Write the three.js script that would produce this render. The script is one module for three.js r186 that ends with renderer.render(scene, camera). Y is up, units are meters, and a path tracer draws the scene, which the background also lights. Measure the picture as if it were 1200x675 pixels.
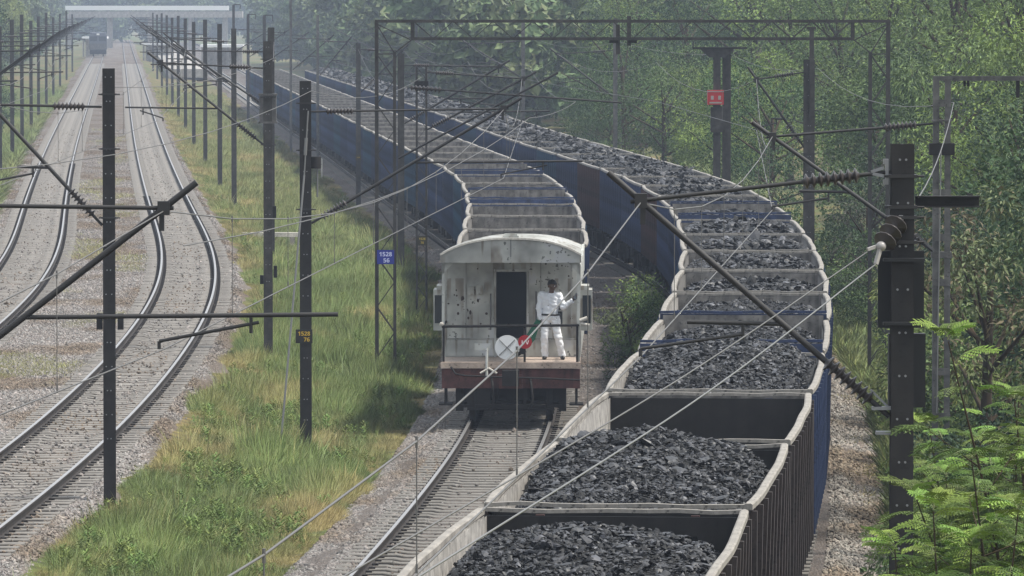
import * as THREE from 'three';
import { mergeGeometries, mergeVertices, toCreasedNormals } from 'three/addons/utils/BufferGeometryUtils.js';
import { MarchingCubes } from 'three/addons/objects/MarchingCubes.js';

// ------------------------------------------------------------------ camera, sky, sun, exposure
const scene = new THREE.Scene();
const F = 7000, CAM_H = 9, HORIZON = 8;                    // focal length in photo pixels, camera height over the rails
const camera = new THREE.PerspectiveCamera(2 * Math.atan(337.5 / F) * 180 / Math.PI, 16 / 9, 1, 12000);
camera.position.set(0, CAM_H, 0);
camera.rotation.x = -Math.atan((337.5 - HORIZON) / F);
scene.add(camera);

const SUN = new THREE.Vector3(0.50, 0.84, 0.06).normalize();
{
  const w = 64, h = 32, a = new Float32Array(w * h * 4);
  for (let j = 0; j < h; j++) for (let i = 0; i < w; i++) {
    const el = (j + 0.5) / h * Math.PI - Math.PI / 2, az = ((i + 0.5) / w - 0.5) * 2 * Math.PI;
    const dir = new THREE.Vector3(Math.cos(el) * Math.cos(az), Math.sin(el), Math.cos(el) * Math.sin(az));
    const t = Math.max(0, Math.sin(el)), c = Math.max(0, dir.dot(SUN));
    const glow = 0.55 * Math.pow(c, 6);
    const b = 0.74 - 0.10 * t;
    a.set([b * (0.90 - 0.12 * t) + glow, b * (0.95 - 0.06 * t) + glow, b * 1.03 + glow * 0.95, 1], (j * w + i) * 4);
  }
  const sky = new THREE.DataTexture(a, w, h, THREE.RGBAFormat, THREE.FloatType);
  sky.mapping = THREE.EquirectangularReflectionMapping; sky.magFilter = THREE.LinearFilter; sky.needsUpdate = true;
  scene.background = sky; scene.environment = sky;
}
const sun = new THREE.DirectionalLight(new THREE.Color(1.0, 0.95, 0.87), 3.5);
sun.position.set(SUN.x * 300, SUN.y * 300, SUN.z * 300 - 200);
sun.target.position.set(0, 0, -200); scene.add(sun.target);
sun.castShadow = true; sun.shadow.radius = 12; sun.shadow.mapSize.set(4096, 4096);
Object.assign(sun.shadow.camera, { left: -160, right: 160, top: 260, bottom: -260, near: 1, far: 900 });
scene.add(sun);
scene.fog = new THREE.FogExp2(new THREE.Color(0.70, 0.81, 1.0), 0.0003);
const renderer = new THREE.WebGLRenderer({ antialias: true });
renderer.toneMapping = THREE.LinearToneMapping;
renderer.toneMappingExposure = 1.58;
renderer.shadowMap.enabled = true;

// ------------------------------------------------------------------ helpers
const V = (x, y, z) => new THREE.Vector3(x, y, z);
const lerp = (a, b, t) => a + (b - a) * t, clamp = (x, a = 0, b = 1) => Math.min(b, Math.max(a, x));
const smooth = (a, b, x) => { const t = clamp((x - a) / (b - a)); return t * t * (3 - 2 * t); };
function rng(seed) { let s = seed >>> 0; return () => { s = (s + 0x6D2B79F5) >>> 0; let t = s; t = Math.imul(t ^ (t >>> 15), t | 1); t ^= t + Math.imul(t ^ (t >>> 7), t | 61); return ((t ^ (t >>> 14)) >>> 0) / 4294967296; }; }
function hash2(x, y, s = 0) { let h = Math.imul(x | 0, 374761393) ^ Math.imul(y | 0, 668265263) ^ Math.imul(s | 0, 2246822519); h = Math.imul(h ^ (h >>> 13), 1274126177); return ((h ^ (h >>> 16)) >>> 0) / 4294967296; }
function vnoise(x, y, s = 0, per = 0) {
  const xi = Math.floor(x), yi = Math.floor(y), fx = x - xi, fy = y - yi, u = fx * fx * (3 - 2 * fx), v = fy * fy * (3 - 2 * fy);
  const m = per ? (k => ((k % per) + per) % per) : (k => k);
  return lerp(lerp(hash2(m(xi), m(yi), s), hash2(m(xi + 1), m(yi), s), u), lerp(hash2(m(xi), m(yi + 1), s), hash2(m(xi + 1), m(yi + 1), s), u), v);
}
function fbm(x, y, s = 0, oct = 4, per = 0) { let a = 0, w = 0.5, t = 0; for (let o = 0; o < oct; o++) { a += w * vnoise(x, y, s + o, per); t += w; w *= 0.5; x *= 2; y *= 2; per *= 2; } return a / t; }
const taken = new Map();
function numbered(n) { const k = taken.get(n) || 0; taken.set(n, k + 1); return k ? n + '_' + String(k).padStart(3, '0') : n; }
function tag(o, label, category, group, kind) {
  if (label) o.userData.label = label; if (category) o.userData.category = category;
  if (group) o.userData.group = group; if (kind) o.userData.kind = kind; return o;
}
function shade(o) { o.traverse(c => { if (c.isMesh) { c.castShadow = true; c.receiveShadow = true; } }); return o; }
function thing(name, label, category, pos = [0, 0, 0], turn = 0, group) {
  const g = new THREE.Group(); g.name = numbered(name); g.position.set(...pos); g.rotation.y = turn; scene.add(g);
  return tag(g, label, category, group);
}
function part(name, geo, mat, parent) {
  const g = Array.isArray(geo) ? join(geo) : geo;
  const m = new THREE.Mesh(g, mat); m.name = name; m.castShadow = m.receiveShadow = true; parent.add(m); return m;
}
function join(list) {
  const out = [];
  for (let g of list) {
    if (g.index) g = g.toNonIndexed();
    for (const k of Object.keys(g.attributes)) if (!['position', 'normal', 'uv', 'color'].includes(k)) g.deleteAttribute(k);
    if (!g.attributes.uv) g.setAttribute('uv', new THREE.BufferAttribute(new Float32Array(g.attributes.position.count * 2), 2));
    out.push(g);
  }
  return out.length === 1 ? out[0] : mergeGeometries(out);
}
const up = V(0, 1, 0);
function box(w, h, d, x = 0, y = 0, z = 0) {           // uv in metres
  const g = new THREE.BoxGeometry(w, h, d), u = g.attributes.uv;
  const s = [[d, h], [d, h], [w, d], [w, d], [w, h], [w, h]];
  for (let f = 0; f < 6; f++) for (let k = 0; k < 4; k++) u.setXY(f * 4 + k, u.getX(f * 4 + k) * s[f][0] + x, u.getY(f * 4 + k) * s[f][1] + y);
  g.translate(x, y, z); return g;
}
function bar(p, q, w, h) {                              // square bar from p to q
  const L = p.distanceTo(q), g = box(w, h, L), m = new THREE.Matrix4();
  m.lookAt(p, q, Math.abs(q.clone().sub(p).normalize().y) > 0.97 ? V(0, 0, 1) : up);
  m.setPosition(p.clone().add(q).multiplyScalar(0.5)); g.applyMatrix4(m); return g;
}
function rod(p, q, r, seg = 8, r2 = r) {
  const L = p.distanceTo(q), g = new THREE.CylinderGeometry(r2, r, L, seg, 1);
  g.applyQuaternion(new THREE.Quaternion().setFromUnitVectors(up, q.clone().sub(p).normalize()));
  const c = p.clone().add(q).multiplyScalar(0.5); g.translate(c.x, c.y, c.z); return g;
}
function pipe(pts, r, seg = 6, n = 0) { return new THREE.TubeGeometry(new THREE.CatmullRomCurve3(pts), n || Math.max(4, pts.length * 3), r, seg); }
function spline(knots) {                                // natural cubic spline
  const n = knots.length, x = knots.map(k => k[0]), y = knots.map(k => k[1]), m = new Array(n).fill(0), c = new Array(n).fill(0), d = new Array(n).fill(0);
  for (let i = 1; i < n - 1; i++) {
    const h0 = x[i] - x[i - 1], h1 = x[i + 1] - x[i], b = 2 * (h0 + h1) - h0 * c[i - 1];
    c[i] = h1 / b; d[i] = (6 * ((y[i + 1] - y[i]) / h1 - (y[i] - y[i - 1]) / h0) - h0 * d[i - 1]) / b;
  }
  for (let i = n - 2; i > 0; i--) m[i] = d[i] - c[i] * m[i + 1];
  return t => {
    let i = 0; while (i < n - 2 && t > x[i + 1]) i++;
    if (t < x[0]) return y[0] + (t - x[0]) * ((y[1] - y[0]) / (x[1] - x[0]) - (x[1] - x[0]) * m[1] / 6);
    if (t > x[n - 1]) { const h = x[n - 1] - x[n - 2]; return y[n - 1] + (t - x[n - 1]) * ((y[n - 1] - y[n - 2]) / h); }
    const h = x[i + 1] - x[i], a = (x[i + 1] - t) / h, b = (t - x[i]) / h;
    return a * y[i] + b * y[i + 1] + ((a ** 3 - a) * m[i] + (b ** 3 - b) * m[i + 1]) * h * h / 6;
  };
}
const slopeOf = f => d => (f(d + 0.5) - f(d - 0.5));
// a place in the world from where it shows in the photograph and how far off it stands
const at = (px, py, d) => V((px - 600) * d / F, CAM_H - (py - HORIZON) * d / F, -d);
const atX = (px, d) => (px - 600) * d / F;

// track centre lines: sideways position over distance
const trackA = spline([[20, -11.8], [60, -10.4], [112, -8.83], [142.7, -8.85], [180, -9.85], [204, -11.1], [243, -13.75], [363, -22], [525, -32.7], [1130, -72.5], [2600, -169]]);
const trackO = d => trackA(d) - 5.35;                                                     // outermost on the left
const trackL = spline([[-20, -9.6], [40, -4.95], [60, -3.75], [95, -1.64], [127, -0.12], [153, 0.3], [172, 0.3], [190, 0.05], [204, -0.4], [224, -1.45], [243, -2.7], [273, -4.7], [295, -6.1], [381, -11.7], [434, -15.2], [531, -21.6], [1100, -59.4], [2600, -158.5]]);
const trackR = spline([[-20, -6.6], [40, -1.25], [60.7, 0.49], [78.9, 2.1], [99.7, 3.65], [120.6, 4.8], [141, 5.6], [165.5, 6.05], [182, 5.98], [200, 5.4], [227, 3.75], [264, 1.2], [311, -1.7], [351, -4.3], [416, -8.6], [475, -12.6], [553, -17.9], [1100, -54.3], [2600, -153.4]]);
const LEFT_Y = 0.6;                                                                        // the left pair of tracks lies higher

// ------------------------------------------------------------------ textures (grain of matter)
function dataTex(n, fn, srgb = true, rx = 1, ry = 1) {
  const a = new Uint8Array(n * n * 4);
  for (let j = 0; j < n; j++) for (let i = 0; i < n; i++) { const c = fn(i / n, j / n, i, j); for (let k = 0; k < 3; k++) a[(j * n + i) * 4 + k] = clamp(c[k] ?? c[0]) * 255; a[(j * n + i) * 4 + 3] = 255; }
  const t = new THREE.DataTexture(a, n, n); t.wrapS = t.wrapT = THREE.RepeatWrapping; t.magFilter = THREE.LinearFilter; t.minFilter = THREE.LinearMipmapLinearFilter; t.generateMipmaps = true;
  if (srgb) t.colorSpace = THREE.SRGBColorSpace; t.repeat.set(rx, ry); t.needsUpdate = true; return t;
}
function worley(u, v, n, s) {                           // tileable: nearest cell, its distance and gap to the next
  const x = u * n, y = v * n, xi = Math.floor(x), yi = Math.floor(y); let d1 = 9, d2 = 9, id = 0;
  for (let j = -1; j <= 1; j++) for (let i = -1; i <= 1; i++) {
    const cx = ((xi + i) % n + n) % n, cy = ((yi + j) % n + n) % n;
    const px = xi + i + hash2(cx, cy, s), py = yi + j + hash2(cx, cy, s + 1), d = Math.hypot(px - x, py - y);
    if (d < d1) { d2 = d1; d1 = d; id = hash2(cx, cy, s + 2); } else if (d < d2) d2 = d;
  }
  return [d1, d2 - d1, id];
}
const N = 512;
const stoneMap = dataTex(N, (u, v) => { const w = worley(u, v, 44, 3), g = 0.50 + 0.30 * w[2] + 0.10 * (fbm(u * 8, v * 8, 5, 3, 8) - 0.5); const p = hash2(w[2] * 9999, 7); return [g + 0.035 * p, g - 0.005, g - 0.02 - 0.02 * p]; }, true, 0.4, 0.4);
const stoneBump = dataTex(N, (u, v) => { const w = worley(u, v, 44, 3); return [smooth(0, 0.35, w[1]) * (0.5 + 0.5 * w[2])]; }, false, 0.4, 0.4);
const soilMap = dataTex(N, (u, v) => { const g = 0.55 + 0.5 * (fbm(u * 16, v * 16, 11, 5, 16) - 0.5), h = fbm(u * 5, v * 5, 21, 3, 5); return [g * (0.98 + 0.1 * h), g * 0.95, g * 0.72]; }, true, 0.25, 0.25);
const grimeMap = dataTex(N, (u, v) => {                  // vertical streaks, scuffs and rust specks
  const st = fbm(u * 48, v * 4, 31, 3, 0) * 0.5 + vnoise(u * 32, v * 2, 33, 0) * 0.5, f = fbm(u * 20, v * 20, 37, 4, 20), sp = vnoise(u * 90, v * 90, 39, 90);
  const g = 0.80 + 0.30 * (st - 0.5) + 0.45 * (f - 0.5) - (sp > 0.86 ? 0.18 : 0); return [g, g * 0.985, g * 0.965];
}, true, 0.35, 0.35);
const scuffMap = dataTex(N, (u, v) => {
  const f = fbm(u * 40, v * 40, 51, 4, 40), h = fbm(u * 70, v * 70, 53, 3, 70), sp = smooth(0.70, 0.78, f) * 0.30;
  const w = fbm(u * 6, v * 6, 57, 4, 6), g = 0.86 + 0.16 * (h - 0.5) + 0.35 * (w - 0.5) - sp; return [g, g * 0.975, g * 0.94];
}, true, 0.5, 0.5);
const vanMap = dataTex(N, (u, v) => {                   // dull paint with rust runs, chips and broad stains
  const st = smooth(0.55, 0.85, vnoise(u * 44, v * 3, 161, 0)) * smooth(0.35, 0.7, fbm(u * 9, v * 9, 163, 3, 9)), w = fbm(u * 7, v * 7, 165, 4, 7), chip = smooth(0.70, 0.74, fbm(u * 46, v * 46, 167, 3, 46)) * smooth(0.5, 0.62, w);
  const g = 0.92 + 0.5 * (w - 0.5) - 0.22 * st - 0.45 * chip; return [g + 0.02 * st, g - 0.02 * st, g * 0.97 - 0.05 * st];
}, true, 0.33, 0.33);
const sleeperMap = dataTex(256, (u, v) => { const g = 0.72 + 0.45 * (fbm(u * 10, v * 30, 61, 4, 10) - 0.5); return [g, g * 0.98, g * 0.95]; }, true, 0.6, 0.6);
const coalMap = dataTex(256, (u, v) => { const g = 0.5 + 0.9 * (fbm(u * 12, v * 12, 71, 4, 12) - 0.5); return [g, g, g * 1.03]; }, true, 0.8, 0.8);
const roughMap = dataTex(256, (u, v) => { const g = 0.75 + 0.6 * (fbm(u * 9, v * 9, 81, 4, 9) - 0.5); return [g, g, g]; }, false, 0.7, 0.7);

const rgb = (r, g, b) => new THREE.Color().setRGB(r, g, b);
const std = (c, roughness = 0.8, metalness = 0, o = {}) => new THREE.MeshStandardMaterial({ color: c.isColor ? c : rgb(...c), roughness, metalness, ...o });
const M = {
  ballast: std([0.40, 0.358, 0.325], 0.95, 0, { map: stoneMap, bumpMap: stoneBump, bumpScale: 0.04, vertexColors: true }),
  ballastDark: std([0.33, 0.30, 0.285], 0.95, 0, { map: stoneMap, bumpMap: stoneBump, bumpScale: 0.04, vertexColors: true }),
  gravel: std([0.48, 0.41, 0.36], 0.95, 0, { map: stoneMap, bumpMap: stoneBump, bumpScale: 0.04, vertexColors: true }),
  stone: std([1, 1, 1], 0.92),
  soil: std([1, 1, 1], 1, 0, { map: soilMap, bumpMap: soilMap, bumpScale: 0.05, vertexColors: true }),
  grass: new THREE.MeshPhysicalMaterial({ color: 0xffffff, roughness: 0.95, specularIntensity: 0.15, vertexColors: true, side: THREE.DoubleSide, transmission: 0.35, thickness: 0 }),
  sleeper: std([0.37, 0.355, 0.34], 0.92, 0, { map: sleeperMap }),
  sleeperDark: std([0.31, 0.30, 0.285], 0.92, 0, { map: sleeperMap }),
  railSide: std([0.045, 0.037, 0.033], 0.8, 0.2, { map: grimeMap }),
  railTop: std([0.42, 0.40, 0.38], 0.5, 0.85, { roughnessMap: roughMap }),
  mast: std([0.022, 0.0195, 0.019], 0.72, 0.15, { map: grimeMap }),
  mastGrey: std([0.15, 0.15, 0.15], 0.65, 0.3, { map: grimeMap }),
  mastOld: std([0.065, 0.062, 0.06], 0.7, 0.25, { map: grimeMap }),
  tube: std([0.030, 0.028, 0.027], 0.6, 0.3),
  tubeGalv: std([0.25, 0.25, 0.25], 0.5, 0.5),
  black: std([0.008, 0.008, 0.0085], 0.7),
  insulator: std([0.040, 0.033, 0.031], 0.35),
  insulatorGrey: std([0.30, 0.28, 0.26], 0.4),
  wire: std([0.14, 0.135, 0.13], 0.55, 0.5),
  wireLight: std([0.19, 0.19, 0.185], 0.5, 0.5),
  coping: std([0.34, 0.33, 0.315], 0.78, 0.1, { map: scuffMap }),
  inner: std([0.25, 0.24, 0.23], 0.8, 0.1, { map: grimeMap }),
  innerLight: std([0.50, 0.485, 0.465], 0.75, 0.1, { map: grimeMap }),
  innerBlack: std([0.018, 0.016, 0.0155], 0.8, 0.1, { map: grimeMap }),
  blue: std([0.048, 0.078, 0.185], 0.75, 0.1, { map: grimeMap }),
  blueDeep: std([0.034, 0.058, 0.145], 0.72, 0.1, { map: grimeMap }),
  teal: std([0.035, 0.095, 0.18], 0.75, 0.1, { map: grimeMap }),
  maroon: std([0.085, 0.038, 0.035], 0.8, 0.1, { map: grimeMap }),
  rib: std([0.07, 0.055, 0.052], 0.8, 0.1, { map: grimeMap }),
  frame: std([0.016, 0.014, 0.014], 0.85, 0.1, { map: grimeMap }),
  coal: std([0.005, 0.005, 0.0055], 0.8, 0, { map: coalMap }),
  coalLump: std([0.038, 0.0385, 0.042], 0.52),
  coalMatt: std([0.024, 0.0242, 0.026], 0.75),
  coalBase: std([0.014, 0.014, 0.015], 0.75),
  bark: std([0.11, 0.085, 0.065], 0.95, 0, { map: soilMap }),
  vanWhite: std([0.50, 0.505, 0.50], 0.7, 0.05, { map: vanMap }),
  vanRoof: std([0.36, 0.36, 0.355], 0.8, 0.05, { map: vanMap }),
  cabin: std([0.22, 0.23, 0.235], 0.75),
  deck: std([0.50, 0.42, 0.37], 0.85, 0, { map: scuffMap }),
  headstock: std([0.13, 0.05, 0.045], 0.8, 0.1, { map: grimeMap }),
  glass: std([0.02, 0.025, 0.03], 0.15, 0),
  white: std([0.78, 0.78, 0.77], 0.6),
  whiteWorn: std([0.66, 0.65, 0.62], 0.75, 0, { map: scuffMap }),
  xgrey: std([0.12, 0.12, 0.12], 0.7),
  red: std([0.42, 0.02, 0.025], 0.5),
  flag: std([0.01, 0.10, 0.055], 0.85, 0, { side: THREE.DoubleSide }),
  skin: std([0.105, 0.06, 0.04], 0.6),
  hair: std([0.008, 0.007, 0.006], 0.7),
  shirt: std([0.74, 0.76, 0.79], 0.85),
  trousers: std([0.75, 0.76, 0.77], 0.85),
  leather: std([0.012, 0.010, 0.010], 0.45),
  plant: new THREE.MeshPhysicalMaterial({ color: 0xffffff, roughness: 0.7, specularIntensity: 0.5, vertexColors: true, side: THREE.DoubleSide, transmission: 0.16, thickness: 0 }),
  stem: std([0.20, 0.22, 0.10], 0.8),
  concrete: std([0.42, 0.41, 0.40], 0.9, 0, { map: scuffMap }),
  locoBlue: std([0.09, 0.10, 0.13], 0.6, 0.1),
};

// ------------------------------------------------------------------ ground
function groundY(x, d) {
  const o = trackO(d), a = trackA(d), l = trackL(d), r = trackR(d);
  const pts = [[o - 60, 1.2], [o - 14, 0.15], [o - 4.2, 0.0], [o - 2.0, LEFT_Y - 0.32], [a + 1.75, LEFT_Y - 0.32], [a + 3.1, 0.02], [l - 3.2, -0.38], [l - 2.0, -0.30], [r + 2.0, -0.30], [r + 3.6, -0.52], [r + 9, -0.35], [r + 60, 1.6]];
  if (x <= pts[0][0]) return pts[0][1]; if (x >= pts[11][0]) return pts[11][1];
  for (let i = 0; i < 11; i++) if (x < pts[i + 1][0]) return lerp(pts[i][1], pts[i + 1][1], (x - pts[i][0]) / (pts[i + 1][0] - pts[i][0]));
  return 0;
}
const rowsD = [];
for (let d = -40; d < 5000;) { rowsD.push(d); d += d < 300 ? 1.5 : d < 700 ? 4 : d < 1400 ? 15 : 150; }
{
  const anchors = [[0, -2400], [0, -300], [0, -60], [0, -30], [0, -14], [0, -8], [0, -4.2], [0, -2.4], [0, -2.0], [1, 1.75], [1, 2.4], [1, 3.1]];
  const cols = d => {
    const o = trackO(d), a = trackA(d), l = trackL(d), r = trackR(d), out = anchors.map(([k, v]) => (k ? a : o) + v);
    const m0 = a + 3.1, m1 = l - 3.2; for (let i = 1; i < 24; i++) out.push(lerp(m0, m1, i / 24));
    out.push(m1, l - 2.6, l - 2.0, (l + r) / 2, r + 2.0, r + 2.8, r + 3.6, r + 5, r + 7, r + 9, r + 13, r + 20, r + 35, r + 60, r + 300, r + 2400); return out;
  };
  const P = [], C = [], U = [], I = []; let nc = 0;
  rowsD.forEach(d => {
    const cs = cols(d); nc = cs.length;
    for (const x of cs) {
      const l = trackL(d);
      const y = groundY(x, d) + 0.10 * (fbm(x * 0.7, d * 0.7, 91, 3) - 0.5);
      P.push(x, y, -d); U.push(x, d);
      const dry = Math.max(smooth(0.52, 0.62, fbm(x * 0.7, d * 0.3, 309, 3)), 0.6 * smooth(0.45, 0.7, fbm(x * 0.35, d * 0.12, 93, 3)));
      const gr = [0.21, 0.31, 0.07], br = [0.42, 0.36, 0.17];
      C.push(lerp(gr[0], br[0], dry), lerp(gr[1], br[1], dry), lerp(gr[2], br[2], dry));
    }
  });
  for (let j = 0; j < rowsD.length - 1; j++) for (let i = 0; i < nc - 1; i++) { const a = j * nc + i; I.push(a, a + 1, a + nc, a + 1, a + nc + 1, a + nc); }
  const g = new THREE.BufferGeometry();
  g.setAttribute('position', new THREE.Float32BufferAttribute(P, 3)); g.setAttribute('color', new THREE.Float32BufferAttribute(C, 3)); g.setAttribute('uv', new THREE.Float32BufferAttribute(U, 2));
  g.setIndex(I); g.computeVertexNormals();
  tag(part(numbered('ground'), g, M.soil, scene), 'grassy earth beside and between the railway tracks', 'ground', null, 'structure');
}
// ballast beds: strips that follow the tracks, ragged at the edge
const dirtTint = (x, d) => { const k = smooth(0.42, 0.68, fbm(x * 0.55, d * 0.22, 171, 4)), m = 0.82 + 0.36 * fbm(x * 0.9, d * 0.4, 173, 3); return [m * lerp(1, 0.74, k), m * lerp(1, 0.64, k), m * lerp(1, 0.52, k)]; };   // patches of earth and oil among the stones
function ballastBed(label, f0, off0, f1, off1, lift, mat, seed, d0, d1) {
  const P = [], U = [], I = [], C = [], n = 24; let rows = 0;
  for (const d of rowsD) {
    if (d < d0 || d > d1) continue; rows++;
    const e0 = f0(d) + off0 - 0.9 * (fbm(d * 0.35, 1, seed, 3) - 0.5), e1 = f1(d) + off1 + 0.9 * (fbm(d * 0.35, 7, seed + 5, 3) - 0.5);
    for (let i = 0; i <= n; i++) {
      const t = i / n, x = lerp(e0, e1, t), edge = Math.min(x - e0, e1 - x);
      const y = i === 0 || i === n ? groundY(x, d) - 0.12 : Math.max(lift - 0.6 * Math.max(0, 0.75 - edge), groundY(x, d) + 0.03) + 0.05 * (fbm(x * 1.3, d * 1.3, seed + 9, 3) - 0.5);
      P.push(x, y, -d); U.push(x, d); C.push(...dirtTint(x, d));
    }
  }
  for (let j = 0; j < rows - 1; j++) for (let i = 0; i < n; i++) { const a = j * (n + 1) + i; I.push(a, a + 1, a + n + 1, a + 1, a + n + 2, a + n + 1); }
  const g = new THREE.BufferGeometry();
  g.setAttribute('position', new THREE.Float32BufferAttribute(P, 3)); g.setAttribute('uv', new THREE.Float32BufferAttribute(U, 2)); g.setAttribute('color', new THREE.Float32BufferAttribute(C, 3)); g.setIndex(I); g.computeVertexNormals();
  tag(part(numbered('ballast_bed'), g, mat, scene), label, 'ballast', null, 'structure');
}
ballastBed('pinkish grey stone ballast under the pair of empty tracks', trackO, -2.6, trackA, 2.1, LEFT_Y - 0.20, M.ballast, 101, -40, 1600);
ballastBed('dark grey stone ballast under the two coal train tracks', trackL, -2.3, trackR, 2.6, -0.20, M.ballastDark, 131, -40, 1600);

ballastBed('brownish gravel path along the right of the loaded train', trackR, 1.6, trackR, 2.75, -0.17, M.gravel, 151, -40, 700);
// ------------------------------------------------------------------ tracks
const railProfile = [[-0.068, 0], [-0.068, 0.02], [-0.012, 0.04], [-0.012, 0.125], [-0.036, 0.135], [-0.036, 0.172], [0.036, 0.172], [0.036, 0.135], [0.012, 0.125], [0.012, 0.04], [0.068, 0.02], [0.068, 0]];
function sweep(f, off, y0, prof, d0, d1, closed = true) {
  const P = [], U = [], I = [], n = prof.length, m = closed ? n : n - 1; let rows = 0;
  for (const d of rowsD) { if (d < d0 || d > d1) continue; rows++; let s = 0; prof.forEach(([x, y], i) => { P.push(f(d) + off + x, y0 + y, -d); s += i ? Math.hypot(x - prof[i - 1][0], y - prof[i - 1][1]) : 0; U.push(s, d); }); }
  for (let j = 0; j < rows - 1; j++) for (let i = 0; i < m; i++) { const a = j * n + i, b = j * n + (i + 1) % n; I.push(a, a + n, b, b, a + n, b + n); }
  let g = new THREE.BufferGeometry(); g.setAttribute('position', new THREE.Float32BufferAttribute(P, 3)); g.setAttribute('uv', new THREE.Float32BufferAttribute(U, 2)); g.setIndex(I);
  g = g.toNonIndexed(); g.computeVertexNormals(); return g;
}
const sleeperGeos = [0, 1, 2].map(k => {
  const s = new THREE.Shape([[-1.375, 0], [-1.375, 0.19], [-0.55, 0.19], [-0.4, 0.165], [0.4, 0.165], [0.55, 0.19], [1.375, 0.19], [1.375, 0]].map(p => new THREE.Vector2(...p)));
  const g = new THREE.ExtrudeGeometry(s, { depth: 0.22 + 0.01 * k, bevelEnabled: true, bevelSize: 0.015, bevelThickness: 0.015, bevelSegments: 1 });
  g.translate(0, 0, -0.11); const u = g.attributes.uv, p = g.attributes.position; for (let i = 0; i < u.count; i++) u.setXY(i, p.getX(i) + k * 3.3, p.getY(i) + p.getZ(i) * 3); return g;
});
function track(label, f, y, d0, d1, v0, mat) {
  const g = thing('railway_track', label, 'track'); g.userData.kind = 'structure';
  for (const s of [-1, 1]) {
    const r = part('rail', sweep(f, s * 0.874, y - 0.172, railProfile, d0, d1), M.railSide, g);
    part('running_surface', sweep(f, s * 0.874, y + 0.003, [[-0.034, -0.006], [-0.03, 0], [0.03, 0], [0.034, -0.006]], d0, d1, false), M.railTop, r);
  }
  const R = rng(y * 100 + v0 * 7), sl = slopeOf(f), pos = [];
  for (let d = Math.max(d0, -20); d < Math.min(d1, 900); d += 0.64) pos.push(d);
  const vis = pos.filter(d => d >= v0).slice(0, 290), rest = pos.filter(d => d < v0 || d > vis[vis.length - 1]);
  vis.forEach((d, i) => {
    const m = part('sleeper', sleeperGeos[i % 3], mat, g);
    m.position.set(f(d) + (R() - 0.5) * 0.06, y - 0.36 + (R() - 0.5) * 0.012, -d + (R() - 0.5) * 0.04); m.rotation.y = -Math.atan(sl(d)) + (R() - 0.5) * 0.01;
  });
  const im = new THREE.InstancedMesh(sleeperGeos[0], mat, rest.length), q = new THREE.Matrix4(); im.name = 'distant_sleepers'; im.userData.kind = 'stuff';
  rest.forEach((d, i) => { q.makeRotationY(-Math.atan(sl(d))); q.setPosition(f(d), y - 0.36, -d); im.setMatrixAt(i, q); }); im.castShadow = im.receiveShadow = true; g.add(im);
  // rail clips as one small-hardware part
  const cg = box(0.10, 0.05, 0.12), clips = new THREE.InstancedMesh(cg, M.railSide, vis.length * 4); clips.name = 'rail_clips'; clips.userData.kind = 'stuff'; let k = 0;
  vis.forEach(d => { for (const s of [-1, 1]) for (const e of [-1, 1]) { q.makeRotationY(-Math.atan(sl(d))); q.setPosition(f(d) + s * 0.874 + e * 0.11, y - 0.15, -d); clips.setMatrixAt(k++, q); } }); g.add(clips);
  return g;
}
track('empty track at the far left, next to the left edge', trackO, LEFT_Y, -40, 1600, 140, M.sleeper);
track('empty curving track with two bright rails, right one of the left pair', trackA, LEFT_Y, -40, 1600, 84, M.sleeper);
track('track that runs out from beneath the brake van', trackL, 0, -40, 1600, 78, M.sleeperDark);
track('track hidden under the loaded coal train', trackR, 0, -40, 1600, 60, M.sleeperDark);

// loose ballast stones
function stoneGeo(seed) {
  const g = new THREE.IcosahedronGeometry(0.5, 0), p = g.attributes.position, memo = {}; const R = rng(seed);
  for (let i = 0; i < p.count; i++) { const k = [p.getX(i), p.getY(i), p.getZ(i)].map(v => v.toFixed(2)).join(); memo[k] ??= 0.65 + 0.6 * R(); p.setXYZ(i, p.getX(i) * memo[k], p.getY(i) * memo[k] * 0.75, p.getZ(i) * memo[k]); }
  g.computeVertexNormals(); return g;
}
function scatterStones(name, label, seed, count, pick, tone) {
  const R = rng(seed), im = new THREE.InstancedMesh(stoneGeo(seed), M.stone, count), o = new THREE.Object3D(), c = new THREE.Color();
  for (let i = 0; i < count; i++) {
    const [x, y, d, lighter = 1] = pick(R), s = 0.035 + 0.045 * R() ** 1.5 + (R() < 0.02 ? 0.05 : 0);
    o.position.set(x, y + s * 0.05, -d); o.rotation.set(R() * 6.3, R() * 6.3, R() * 6.3); o.scale.set(s * (0.8 + 0.5 * R()), s * (0.8 + 0.5 * R()), s * (0.8 + 0.5 * R())); o.updateMatrix(); im.setMatrixAt(i, o.matrix);
    const b = lighter * tone * (0.55 + 0.75 * R() + (R() < 0.03 ? 0.5 : 0)), w = R(); c.setRGB(b * (1.03 + 0.10 * w), b * (0.985 - 0.01 * w), b * (0.92 - 0.03 * w)); const dt = dirtTint(x, d); c.r *= dt[0]; c.g *= dt[1]; c.b *= dt[2]; if (lighter > 1) { c.r *= 1.01; c.b *= 0.93; } im.setColorAt(i, c);
  }
  im.name = name; im.castShadow = im.receiveShadow = true; scene.add(im); tag(im, label, 'ballast stones', null, 'stuff');
}
const depthPick = (R, a, b) => 1 / lerp(1 / a, 1 / b, R());
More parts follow.
